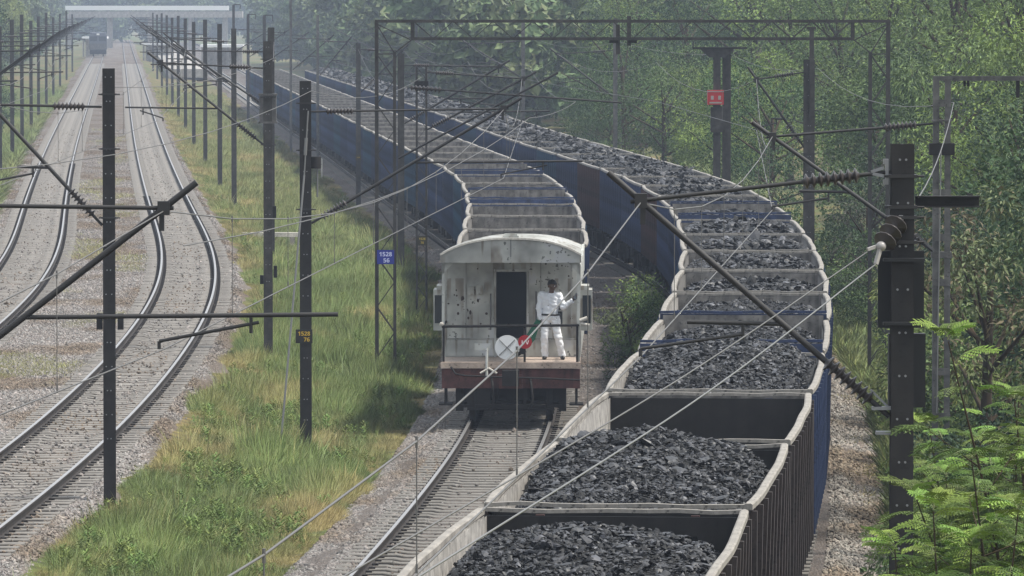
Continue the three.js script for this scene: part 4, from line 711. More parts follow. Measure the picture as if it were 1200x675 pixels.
// masts of the empty inner track, standing in the grass to its right
{
  const grp = 'masts along the empty tracks', sl = d => -Math.atan(slopeOf(trackA)(d));
  const ds = [104, 150, 205, 262, 292, 334, 380, 425, 475, 530, 590, 660, 740, 830];
  ds.forEach((d, i) => {
    const x = d === 104 ? atX(127.5, 104) : d === 150 ? atX(314, 150) : trackA(d) + 2.9, w0 = trackA(d) + (i % 2 ? 0.15 : -0.1), top = d === 104 ? 7.93 : d === 150 ? 8.14 : 8.05 + 0.12 * (i % 3);
    const m = mast({ x, d, top, w: d < 120 ? 0.205 : 0.22, detail: d < 200, mat: d < 120 ? M.mast : M.mastOld, group: grp, arm: d === 104 ? { wx: w0 - x, stayY: 7.26, catY: 7.3, footY: 5.2, conY: 5.9 } : { wx: w0 - x, stayY: 7.46, catY: 7.5 + 0.1 * (i % 2), footY: 5.55, conY: 6.15, reach: i % 2 ? 0.9 : 0, r: d > 240 ? 0.034 : 0.028 },
      label: i === 0 ? 'tall black mast in the grass beside the curving empty track, nearest of its row' : i === 1 ? 'dark mast with a grey box round it, left of the numbered mast' : `weathered mast on the grass side of the empty tracks, ${ordinal(i + 1)} from the front` });
    if (d === 104) part('bond_box', [box(0.10, 0.28, 0.14, -0.17, 5.0 - 1.6, 0), box(0.10, 0.28, 0.14, 0.2, 5.0 - 1.6, 0.05), box(0.42, 0.03, 0.3, 0, 4.86 - 1.35, 0)], M.frame, m.g);
    if (d === 150) part('grey_box', [box(0.42, 0.66, 0.26, 0.0, 6.45 - m.y0, -0.05), box(0.46, 0.05, 0.34, 0, 6.80 - m.y0, -0.05), box(0.46, 0.05, 0.34, 0, 6.1 - m.y0, -0.05)], M.mastGrey, m.g), part('bond_box', [box(0.09, 0.3, 0.12, 0.18, 2.4, 0), box(0.09, 0.22, 0.12, -0.16, 2.2, 0), box(0.09, 0.3, 0.12, 0.16, 3.9, 0)], M.frame, m.g);
  });
  const dl = [205, 232, 262, 309, 350, 388, 430, 470, 520, 575, 640, 720, 810];
  dl.forEach((d, i) => { const x = trackO(d) - 2.8, w0 = trackO(d); mast({ x, d, top: 8.0 + 0.25 * ((i * 7) % 3), w: 0.22, mat: M.mastOld, group: grp, arm: { wx: w0 - x, stayY: 7.46, catY: 7.5, footY: 5.55, conY: 6.15, reach: i % 2 ? 0.9 : 0, r: 0.034 }, label: i < 3 ? `mast outside the left edge, ${ordinal(i + 1)} from the front, arm over the outer track` : `hazy mast at the far left before the trees, ${ordinal(i - 2)} from the front` }); });
}
// masts of the van's track, left of it
{
  const a = mast({ x: atX(358, 121), d: 121, top: 7.5, w: 0.23, detail: true, label: 'dark mast with a yellow lettered plate, standing in the grass left of the brake van', arm: { wx: -0.17 - atX(358, 121), stayY: 6.88, catY: 6.94, footY: 4.62, conY: 5.55, r: 0.028, reach: 1.6 } });
  plate(a.g, [['1528', 0.5, 0.3], ['76', 0.66, 0.74]], 0.34, 0.28, [-0.03, 2.33 - a.y0, 0.135], '#15130f', '#c8a428', 0, 66);
  part('balance_weight', new THREE.CylinderGeometry(0.12, 0.12, 0.24, 14).translate(0.2, 5.85 - a.y0, 0), M.frame, a.g); part('weight_rod', rod(V(0.24, 5.8 - a.y0, 0), V(0.24, 5.15 - a.y0, 0), 0.018), M.wireLight, a.g);
  part('anchor_guy', [rod(V(0.06, 6.9 - a.y0, 0.14), V(-0.02, 5.6 - a.y0, 0.16), 0.016), rod(V(-0.02, 5.6 - a.y0, 0.16), V(-0.52, 0.05, 1.0), 0.022)], M.wireLight, a.g); part('turnbuckle', [rod(V(0.02, 6.35 - a.y0, 0.15), V(0.0, 6.0 - a.y0, 0.155), 0.035)], M.wireLight, a.g);
  const g2 = 'masts between the empty tracks and the coal trains';
  // lattice mast behind the portal
  const lx = atX(494, 179), y0 = groundY(lx, 179) - 0.1, lt = thing('lattice_mast', 'narrow lattice mast with a yellow sign just left of the first empty wagon', 'mast', [lx, y0, -179], 0), H = 7.2 - y0;
  lattice(lt, H, 0.28, 0.22, 0.36); cantilever(lt, { wx: trackL(179) - lx + 0.1, y0, stayY: 7.05, catY: 6.85, footY: 5.3, conY: 5.55, reach: 0.8 }); part('head_box', box(0.42, 0.16, 0.3, 0, H - 0.5, 0), M.frame, lt);
  plate(lt, [['1528', 0.5, 0.3], ['78', 0.5, 0.72]], 0.3, 0.28, [0.02, 2.0 - y0, 0.16], '#2a2614', '#b8a040', 0, 60);
  [[205, 470, 7.4], [280, 420, 7.3], [350, 372.5, 8.5], [380, 341, 10.2], [430, 310, 8.4], [480, 291, 8.4], [530, 274, 9.2]].forEach(([d, px, top], i) => {
    const x = atX(px, d), thin = [350, 380].includes(d);
    const m = mast({ x, d, top, w: thin ? 0.16 : 0.22, mat: thin ? M.mastGrey : M.mastOld, group: g2, arm: { wx: trackL(d) - x, stayY: 7.0, catY: 6.95, footY: 5.0, conY: 5.55, r: 0.034, reach: i % 2 ? 0.8 : 0 }, label: ['grey mast close behind the portal frame\'s left leg', 'grey mast with a small yellow plate beside the empty train\'s blue side', 'slim pale pole beside the empty train, left of the yellow-plated mast', 'tallest slim pale pole beside the empty train, reaching the top edge', 'hazy mast with a hooked top arm behind the grey-boxed mast', 'hazy mast with a hooked top arm, second of three', 'hazy tall mast with a hooked top arm, farthest of three'][i] });
    if (d >= 430) part('top_arm', [bar(V(0, top - m.y0, 0), V(0.62, top - m.y0, 0), 0.08, 0.08), bar(V(0.6, top - m.y0, 0), V(0.6, top - m.y0 - 0.4, 0), 0.06, 0.06)], M.mastOld, m.g);
    if (d === 280) plate(m.g, [['1528', 0.5, 0.5]], 0.26, 0.24, [0, 1.95 - m.y0, 0.13], '#3a3010', '#c09a30', 0, 50);
  });
}
function lattice(g, H, w, dpt, pitch, mat = M.mastOld) {   // four corner angles with zigzag lacing on each face
  for (const x of [-1, 1]) for (const z of [-1, 1]) part('corner_angle', box(0.055, H, 0.055, x * w / 2, H / 2, z * dpt / 2), mat, g);
  const n = Math.round(H / pitch);
  for (let i = 0; i < n; i++) { const y0 = i * H / n, y1 = (i + 1) * H / n, s = i % 2 ? 1 : -1; for (const z of [-1, 1]) part('lacing', bar(V(-s * w / 2, y0, z * (dpt / 2 + 0.03)), V(s * w / 2, y1, z * (dpt / 2 + 0.03)), 0.04, 0.012), mat, g); }
  const q = []; for (let i = 0; i < n; i++) { const y0 = i * H / n, y1 = (i + 1) * H / n, s = i % 2 ? 1 : -1; for (const x of [-1, 1]) q.push(bar(V(x * (w / 2 + 0.03), y0, -s * dpt / 2), V(x * (w / 2 + 0.03), y1, s * dpt / 2), 0.012, 0.04)); } part('side_lacing', q, mat, g);
}
// portal frame over both coal train tracks
{
  const D = 150, x0 = atX(452, D), x1 = atX(1030, D), y0 = groundY(x0, D) - 0.1, pf = thing('portal_frame', 'wide lattice portal frame spanning both coal trains', 'portal frame', [0, y0, -D]);
  const top = 8.64 - y0, bot = 8.20 - y0;
  for (const [x, s] of [[x0, 1], [x1, -1]]) {
    const leg = new THREE.Group(); leg.name = 'leg'; leg.position.set(x, 0, 0); pf.add(leg); const w = 0.45, yb = x === x0 ? 0 : groundY(x1, D) - 0.1 - y0, H = top - yb - 0.02;
    const q = []; for (const a of [-1, 1]) for (const z of [-1, 1]) q.push(box(a * s < 0 ? 0.085 : 0.07, a * s < 0 ? H : H - 0.75, 0.05, a * w / 2, yb + (a * s < 0 ? H : H - 0.75) / 2, z * 0.2)); part('column', q, M.mastOld, leg);
    const n = 13; for (let i = 0; i < n; i++) { const ya = yb + (H - 0.8) * i / n, yc = yb + (H - 0.8) * (i + 1) / n, t = i % 2 ? 1 : -1; part('lacing', bar(V(-t * w / 2, ya, 0.21), V(t * w / 2, yc, 0.21), 0.055, 0.02), M.mastOld, leg); part('lacing', bar(V(-t * w / 2, ya, -0.21), V(t * w / 2, yc, -0.21), 0.055, 0.02), M.mastOld, leg); }
    part('haunch', [bar(V(-s * w / 2, H + yb - 0.05, 0.2), V(s * 0.62, bot - 0.02, 0.2), 0.06, 0.03), bar(V(-s * w / 2, H + yb - 0.05, 0.2), V(s * w / 2, H + yb - 0.78, 0.2), 0.07, 0.03), bar(V(s * w / 2, H + yb - 0.78, 0.2), V(s * 0.66, bot - 0.02, 0.2), 0.06, 0.03), bar(V(s * 0.68, bot, 0.2), V(s * 0.68, top, 0.2), 0.1, 0.03), bar(V(-s * w / 2, H + yb - 0.8, 0.2), V(s * w / 2, H + yb - 0.8, 0.2), 0.06, 0.03)], M.mastOld, leg);
  }
  const xa = x0 - 0.26, xb = x1 + 0.26; part('top_chord', [box(xb - xa, 0.075, 0.06, (xa + xb) / 2, top, 0.2), box(xb - xa, 0.075, 0.06, (xa + xb) / 2, top, -0.2)], M.mastOld, pf);
  part('bottom_chord', [box(x1 - x0 - 1.3, 0.075, 0.06, (x0 + x1) / 2, bot, 0.2), box(x1 - x0 - 1.3, 0.075, 0.06, (x0 + x1) / 2, bot, -0.2)], M.mastOld, pf);
  const n = 22, s0 = x0 + 0.7, s1 = x1 - 0.7; for (let i = 0; i < n; i++) { const a = lerp(s0, s1, i / n), b = lerp(s0, s1, (i + 1) / n), u = i % 2; part('web_bar', bar(V(a, u ? bot : top, 0.215), V(b, u ? top : bot, 0.215), 0.055, 0.02), M.mastOld, pf); part('web_bar', bar(V(a, u ? bot : top, -0.215), V(b, u ? top : bot, -0.215), 0.055, 0.02), M.mastOld, pf); }
  plate(pf, [['1528', 0.5, 0.3], ['56', 0.55, 0.74]], 0.44, 0.36, [x0, 2.73 - y0, 0.27], '#1c2a86', '#c9cde4', 0, 66);
  part('drop_post', [box(0.10, 0.75, 0.10, atX(724, D), bot - 0.02, 0), box(0.1, 0.75, 0.1, atX(737, D), bot + 0.2, 0)], M.mastOld, pf); part('hanger_block', [box(0.22, 0.09, 0.2, atX(719, D), bot - 0.06, 0.05), box(0.22, 0.09, 0.2, atX(741, D), bot - 0.06, 0.05)], M.frame, pf);
  const arm = new THREE.Group(); arm.name = 'arm'; arm.position.set(x0 + 0.22, 0, 0); pf.add(arm);
  cantilever2(arm, trackL(150) + 0.25 - x0, y0);
  function cantilever2(g, wx, yy) { const A = V(0.05, 7.0 - yy, 0), B = V(wx + 2.0, 6.6 - yy, 0.3); part('stay_tube', [rod(A.clone().lerp(B, 0.2), B, 0.022)], M.tube, g); part('insulator', insulator(A.clone().lerp(B, 0.06), A.clone().lerp(B, 0.2)), M.insulator, g); part('bracket_tube', rod(V(0.1, 5.2 - yy, 0), V(wx + 0.4, 7.35 - yy, 0.2), 0.028), M.tube, g); }
}
// right-hand masts of the loaded train
{
  // double-channel portal leg with a beam running out of the picture
  const D = 100, x = atX(1103.5, D), y0 = groundY(x, D) - 0.1, dm = thing('double_mast', 'grey twin-channel mast at the right whose beam runs off the right edge', 'mast', [x, y0, -D]), H = 7.80 - y0;
  for (const s of [-1, 1]) part('channel', [box(0.10, H, 0.012, s * 0.095, H / 2, 0.06), box(0.012, H, 0.12, s * 0.14, H / 2, 0)], M.mastGrey, dm);
  const q = []; for (let y = 0.5; y < H; y += 0.75) q.push(box(0.3, 0.12, 0.012, 0, y, 0.073)); part('batten_plates', q, M.mastGrey, dm);
  part('beam', [box(4.4, 0.07, 0.014, 2.05, H + 0.0, 0.05), box(4.4, 0.014, 0.12, 2.05, H + 0.036, 0)], M.mastGrey, dm); part('beam_hanger', [box(0.06, 0.3, 0.06, 1.27, H - 0.17, 0), box(0.04, 0.1, 0.04, 0.38, H - 0.08, 0), box(0.04, 0.1, 0.04, 0.44, H - 0.08, 0)], M.frame, dm);
  part('guy_rod', rod(V(-0.02, 6.6 - y0, 0.12), V(-0.08, 2.2 - y0, 0.14), 0.011), M.wireLight, dm); part('cable_box', box(0.42, 0.2, 0.24, 0, 6.62 - y0, 0.0), M.frame, dm); part('clamp_bands', [box(0.34, 0.03, 0.2, 0, 7.1 - y0, 0), box(0.34, 0.1, 0.18, 0, 4.85 - y0, 0), bar(V(-0.1, 4.9 - y0, 0.1), V(-0.42, 5.2 - y0, 0.1), 0.04, 0.04)], M.mastGrey, dm);
  cantilever(dm, { wx: 4.36 - x, y0, stayY: 7.05, catY: 6.83, footY: 4.9, conY: 5.6, mat: M.tube });
  const g3 = 'masts right of the loaded train';
  const m9 = mast({ x: atX(948, 165), d: 165, top: 7.55, w: 0.30, mat: M.mastOld, label: 'broad grey mast with a thin rod on top, right of the loaded train\'s bend', arm: { wx: 6.75 - atX(948, 165), stayY: 7.2, catY: 7.0, footY: 5.1, conY: 5.6 }, detail: true });
  part('top_rod', [box(0.12, 2.5, 0.12, 0.06, m9.h - 0.35, 0.16), box(0.26, 0.08, 0.1, 0.05, m9.h + 0.86, 0.16), box(0.5, 0.03, 0.03, -0.2, m9.h + 0.95, 0.16)], M.mastOld, m9.g);
  // T-topped post with a red box
  const px = atX(840, 215), y1 = groundY(px, 215) - 0.1, tp = thing('signal_post', 'T-topped grey post with a red box, behind the loaded train', 'signal post', [px, y1, -215]);
  const h = y => y - y1; part('post', hBeam(h(7.35), 0.26), M.mastOld, tp); part('back_post', hBeam(h(7.4), 0.3).map(g => g.translate(0.36, 0, -0.3)), M.mastOld, tp);
  const sh = new THREE.Shape([[-0.62, 0.32], [-0.28, 0], [0.28, 0], [0.62, 0.32]].map(p => new THREE.Vector2(...p))); const sg = new THREE.ExtrudeGeometry(sh, { depth: 0.3, bevelEnabled: false }); sg.translate(0, h(7.18), -0.15); part('head', sg, M.mastOld, tp);
  part('head_plate', [box(1.95, 0.07, 0.5, 0.10, h(7.52), 0), box(0.03, 0.26, 0.5, -0.86, h(7.64), 0)], M.frame, tp);
  const rb = part('red_box', box(0.58, 0.52, 0.3, -0.06, h(5.75), 0.28), M.red, tp); part('red_box_trim', [box(0.6, 0.035, 0.012, -0.06, h(5.96), 0.437), box(0.44, 0.05, 0.012, -0.06, h(5.56), 0.437), box(0.1, 0.14, 0.012, -0.18, h(5.74), 0.437), box(0.1, 0.14, 0.012, 0.08, h(5.74), 0.437)], M.insulatorGrey, rb);
  part('lower_case', box(0.5, 0.9, 0.26, 0.02, h(4.95), 0.1), M.mastOld, tp);
  [[260, 721, 8.5], [330, 613, 8.3], [395, 541, 8.1], [460, 488, 8.0], [520, 445, 8.0]].forEach(([d, p, top], i) => { const X = Math.max(atX(p, d), trackR(d) + 2.6); mast({ x: X, d, top, w: i ? 0.2 : 0.19, mat: M.mastGrey, group: g3, arm: { wx: trackR(d) + 0.5 - X, stayY: 7.1, catY: 6.95, footY: 5.1, conY: 5.6, r: 0.03 }, label: ['slim grey mast against the trees, under the middle of the portal beam', 'slim grey mast against the trees, left of the one under the middle of the beam', 'thin hazy mast behind the loaded train, third from the portal\'s middle', 'thin hazy mast behind the loaded train, fourth from the portal\'s middle', 'thin hazy mast behind the loaded train, farthest in its row'][i] }); });
}
// ------------------------------------------------------------------ overhead wires
function overhead(label, sup, r = 0.0075, mat = M.wire) {  // sup: [d, x, catenary height, contact height]
  const g = thing('overhead_line', label, 'overhead wires'), cat = [], con = [], drops = [];
  for (let i = 0; i < sup.length - 1; i++) {
    const a = sup[i], b = sup[i + 1], L = b[0] - a[0], n = Math.max(6, Math.round(L / 7)), sag = Math.min(0.8, 0.8 * (L / 55) ** 2), p = [], q = [];
    for (let k = 0; k <= n; k++) { const t = k / n, x = lerp(a[1], b[1], t); p.push(V(x, lerp(a[2], b[2], t) - 4 * sag * t * (1 - t), -lerp(a[0], b[0], t))); q.push(V(x, lerp(a[3], b[3], t), -lerp(a[0], b[0], t))); }
    for (let k = 0; k < n; k++) { cat.push(rod(p[k], p[k + 1], r, 5)); con.push(rod(q[k], q[k + 1], r, 5)); if (k && a[0] < 300) { drops.push([p[k], q[k]]); } }
  }
  part('messenger_wire', cat, mat, g); part('contact_wire', con, mat, g);
  drops.forEach(([p, q]) => part('dropper', [rod(p, q, r * 0.55, 4), rod(p.clone().add(V(0, 0.03, 0)), p.clone().add(V(0, -0.04, 0)), 0.010, 6), rod(q.clone().add(V(0, 0.06, 0)), q.clone().add(V(0, -0.01, 0)), 0.009, 6)], mat, g));
}
overhead('wires above the loaded coal train, swinging down to the bottom left corner', [[6, -3.0, 7.1, 5.6], [58, 1.25, 7.1, 5.6], [100, 4.36, 6.83, 5.6], [165, 6.75, 7.0, 5.6], [215, 5.2, 7.0, 5.6], [260, 1.95, 6.95, 5.6], [330, -2.4, 6.95, 5.6], [395, -6.6, 6.95, 5.6], [460, -11, 6.95, 5.6]]);
overhead('wires above the track of the brake van', [[6, -8.0, 7, 5.6], [60, -3.5, 6.95, 5.56], [121, -0.17, 6.92, 5.53], [179, 0.3, 6.85, 5.55], [230, -1.7, 6.9, 5.55], [280, -5.1, 6.95, 5.55], [350, -9.6, 6.95, 5.55], [430, -15, 6.95, 5.55]]);
overhead('wires above the curving inner empty track', [[50, -11.0, 7.4, 6.0], [104, -8.9, 7.3, 5.9], [150, -8.9, 7.55, 6.15], [205, -11.2, 7.5, 6.15], [262, -15, 7.55, 6.15], [334, -20, 7.5, 6.15], [425, -26, 7.5, 6.15], [530, -33, 7.5, 6.15]]);
overhead('wires above the outer empty track by the left edge', [[150, -13.8, 7.5, 6.15], [205, -16, 7.5, 6.15], [262, -19.9, 7.5, 6.15], [309, -23.1, 7.5, 6.15], [388, -28.5, 7.5, 6.15], [470, -34, 7.5, 6.15]]);
function feeder(label, pts) { const g = thing('feeder_wire', label, 'wire'), q = []; for (let i = 0; i < pts.length - 1; i++) { const a = V(pts[i][1], pts[i][2], -pts[i][0]), b = V(pts[i + 1][1], pts[i + 1][2], -pts[i + 1][0]), L = a.distanceTo(b), n = 8; for (let k = 0; k < n; k++) { const f = t => a.clone().lerp(b, t).add(V(0, -4 * 0.0001 * L * L * t * (1 - t), 0)); q.push(rod(f(k / n), f((k + 1) / n), 0.007, 5)); } } part('strand', q, M.wire, g); }
feeder('thin wire strung from mast top to mast top right of the loaded train', [[58, 3.95, 7.15], [100, atX(1103.5, 100) + 0.2, 7.4], [165, atX(948, 165) + 0.25, 7.3], [215, atX(840, 215) + 0.5, 7.3], [260, 4.6, 7.5], [330, 0.8, 7.5]]);
feeder('thin wire strung along the mast tops left of the brake van track', [[60, -6.4, 7.3], [121, atX(358, 121) + 0.12, 7.3], [179, atX(494, 179), 6.9], [280, atX(420, 280), 7.0], [350, atX(372.5, 350), 7.6]]);
feeder('thin wire strung along the mast tops beside the empty tracks', [[104, atX(127.5, 104) + 0.12, 7.6], [150, atX(314, 150) + 0.12, 7.7], [205, trackA(205) + 3, 7.8], [262, trackA(262) + 3, 7.8], [334, trackA(334) + 3, 7.8], [425, trackA(425) + 3, 7.8]]);
feeder('second messenger wire crossing from the portal to the mast with the yellow plate', [[60, -3.3, 6.6], [121, 0.35, 6.75], [150, 1.6, 6.62], [205, 0.6, 6.9], [280, -4.6, 6.9]]);
{ // two anchor wires from the big insulator on the thick mast
  const g = thing('anchor_wires', 'pair of pale taut wires running from the thick mast\'s insulator to the bottom left', 'wires'), a = V(3.50, 6.52, -57.5), b = V(3.42, 6.64, -57.5);
  part('wire', pipe([a, a.clone().lerp(at(470, 690, 32), 0.5).add(V(0, -0.1, 0)), at(470, 690, 32)], 0.007, 5, 24), M.wireLight, g); part('wire', pipe([b, b.clone().lerp(at(380, 690, 30), 0.5).add(V(0, -0.08, 0)), at(380, 690, 30)], 0.006, 5, 24), M.wire, g);
}

// ------------------------------------------------------------------ vegetation
const KINDS = {
  broad: { pal: [[0.083, 0.132, 0.039], [0.111, 0.170, 0.049], [0.059, 0.097, 0.033], [0.153, 0.210, 0.058]], L: 0.17, W: 0.10, droop: 0.15 },
  glossy: { pal: [[0.050, 0.091, 0.033], [0.070, 0.120, 0.041], [0.040, 0.074, 0.028], [0.100, 0.147, 0.051]], L: 0.15, W: 0.085, droop: 0.1 },
  willowy: { pal: [[0.130, 0.165, 0.063], [0.164, 0.205, 0.073], [0.100, 0.132, 0.051], [0.224, 0.250, 0.091]], L: 0.24, W: 0.055, droop: 0.9 },
  feathery: { pal: [[0.117, 0.176, 0.051], [0.153, 0.227, 0.063], [0.093, 0.142, 0.044], [0.200, 0.267, 0.069]], L: 0.18, W: 0.05, droop: 0.4 },
  dry: { pal: [[0.107, 0.091, 0.063], [0.094, 0.119, 0.059], [0.081, 0.105, 0.045], [0.134, 0.112, 0.081]], L: 0.16, W: 0.06, droop: 0.6 },
};
class Leaves {
  constructor() { this.P = []; this.Nn = []; this.C = []; }
  leaf(p, dir, nrm, L, W, c) {                           // a pointed leaf folded along its midrib
    const s = dir.clone().cross(nrm).normalize(), n = s.clone().cross(dir).normalize(), m = p.clone().addScaledVector(dir, L * 0.45), t = p.clone().addScaledVector(dir, L).addScaledVector(n, -L * 0.12);
    const a = m.clone().addScaledVector(s, W / 2).addScaledVector(n, W * 0.12), b = m.clone().addScaledVector(s, -W / 2).addScaledVector(n, W * 0.12);
    const na = n.clone().addScaledVector(s, -0.3).normalize(), nb = n.clone().addScaledVector(s, 0.3).normalize();
    for (const [q, w, nn] of [[a, t, na], [t, b, nb]]) { if (q === a) this.P.push(p.x, p.y, p.z, a.x, a.y, a.z, t.x, t.y, t.z); else this.P.push(p.x, p.y, p.z, t.x, t.y, t.z, b.x, b.y, b.z); for (let k = 0; k < 3; k++) { this.Nn.push(nn.x, nn.y, nn.z); this.C.push(c[0], c[1], c[2]); } }
  }
  geo() { const g = new THREE.BufferGeometry(); g.setAttribute('position', new THREE.Float32BufferAttribute(this.P, 3)); g.setAttribute('normal', new THREE.Float32BufferAttribute(this.Nn, 3)); g.setAttribute('color', new THREE.Float32BufferAttribute(this.C, 3)); g.setAttribute('uv', new THREE.Float32BufferAttribute(new Float32Array(this.P.length / 3 * 2), 2)); return g; }
}
const rdir = R => { const z = R() * 2 - 1, a = R() * 6.2832, r = Math.sqrt(1 - z * z); return V(r * Math.cos(a), z, r * Math.sin(a)); };
function treeGeos(seed, kind, H, rx, base, clumps, leaves, scale = 1) {
  const R = rng(seed), K = KINDS[kind], lf = new Leaves(), wood = [], cy = (H + base) / 2, ry = (H - base) / 2, tr = 0.025 * H + 0.03;
  const top = V((R() - 0.5) * 0.6, cy + ry * 0.3, (R() - 0.5) * 0.6), mid = V((R() - 0.5) * 0.3, base * 0.6, (R() - 0.5) * 0.3); wood.push(rod(V(0, -0.3, 0), mid, tr, 8, tr * 0.75), rod(mid, top, tr * 0.75, 7, tr * 0.3));
  for (let c = 0; c < clumps; c++) {
    const u = rdir(R), rr = 0.35 + 0.65 * Math.sqrt(R()), wob = 0.8 + 0.45 * R(), C = V(u.x * rx * rr * wob, cy + u.y * ry * rr * (u.y > 0 ? 0.9 + 0.25 * R() : 1), u.z * rx * rr * wob), rc = rx * (0.24 + 0.22 * R());
    if (c % 2 === 0) { const s = mid.clone().lerp(top, clamp((C.y - mid.y) / (top.y - mid.y + 0.01) * 0.7, 0.05, 0.95)); wood.push(rod(s, C, tr * 0.28, 5, tr * 0.09)); }
    const tone = K.pal[Math.floor(R() * 3)], n = Math.floor(leaves / clumps * (0.7 + 0.6 * R()));
    for (let i = 0; i < n; i++) {
      const o = rdir(R); o.y = o.y * 0.75 + 0.12; const p = C.clone().addScaledVector(o, rc * (0.72 + 0.28 * R()) * (R() < 0.12 ? 1.25 : 1));
      const dir = o.clone().add(rdir(R).multiplyScalar(0.8)); dir.y -= K.droop * 1.1; dir.normalize(); const nrm = o.clone().add(rdir(R).multiplyScalar(0.45)); nrm.y += 0.35; nrm.normalize(); if (Math.abs(nrm.dot(dir)) > 0.93) nrm.x += 0.7;
      const b = 0.75 + 0.5 * R(), q = R() < 0.06 ? K.pal[3] : tone, s = scale * (0.7 + 0.6 * R()); lf.leaf(p, dir, nrm, K.L * s, K.W * s, [q[0] * b, q[1] * b, q[2] * b]);
    }
  }
  return { crown: lf.geo(), wood: join(wood) };
}
const treeBank = {
  shrubs: [treeGeos(1, 'feathery', 3.4, 1.5, 0.2, 16, 4200, 0.75), treeGeos(2, 'broad', 3.0, 1.5, 0.1, 16, 3800, 0.7), treeGeos(3, 'glossy', 3.8, 1.5, 0.2, 17, 4000, 0.7), treeGeos(4, 'willowy', 3.6, 1.6, 0.2, 18, 4000, 0.75), treeGeos(5, 'dry', 2.8, 1.3, 0.2, 14, 2400, 0.8)],
  small: [treeGeos(11, 'broad', 7.5, 2.6, 0.8, 26, 10500, 0.76), treeGeos(12, 'feathery', 7.8, 2.5, 0.8, 28, 10500, 0.85), treeGeos(13, 'willowy', 8.2, 2.4, 0.8, 28, 10500, 0.85), treeGeos(14, 'glossy', 7.0, 2.6, 0.6, 26, 10500, 0.76), treeGeos(15, 'dry', 6.8, 1.6, 0.8, 20, 3600, 0.85)],
  tall: [treeGeos(21, 'willowy', 13, 3.8, 2.2, 34, 10500, 1.08), treeGeos(22, 'broad', 12, 4.0, 1.6, 32, 10500, 1.1), treeGeos(23, 'glossy', 12.5, 4.0, 2.0, 32, 10500, 1.12), treeGeos(24, 'feathery', 13.5, 3.8, 1.8, 34, 10500, 1.18)],
};
const plantTints = [[1, 1, 1], [1.15, 1.1, 0.85], [0.45, 0.56, 0.55], [0.85, 1.0, 0.85], [1.35, 1.28, 1.0], [0.6, 0.68, 0.7]].map(c => { const m = M.plant.clone(); m.color.setRGB(...c); return m; });
const shrubWord = ['feathery green shrub', 'round-leaved green shrub', 'dark glossy shrub', 'drooping pale green shrub', 'brown half-dry shrub'], smallWord = ['bushy green tree', 'feathery light green tree', 'drooping narrow-leaved tree', 'dark glossy-leaved tree'], tallWord = ['tall drooping tree', 'tall broad-crowned tree', 'tall dark-leaved tree', 'tall feathery tree'];
function plantTree(name, g, x, d, s, turn, label, category, group, sy = s) {
  const t = thing(name, label, category, [x, groundY(x, d) - 0.05, -d], turn, group); t.scale.set(s, sy, s);
  part('trunk', g.wood, M.bark, t); part('crown', g.crown, plantTints[Math.floor(hash2(x * 50, d * 50, 3) * 6)], t); return t;
}
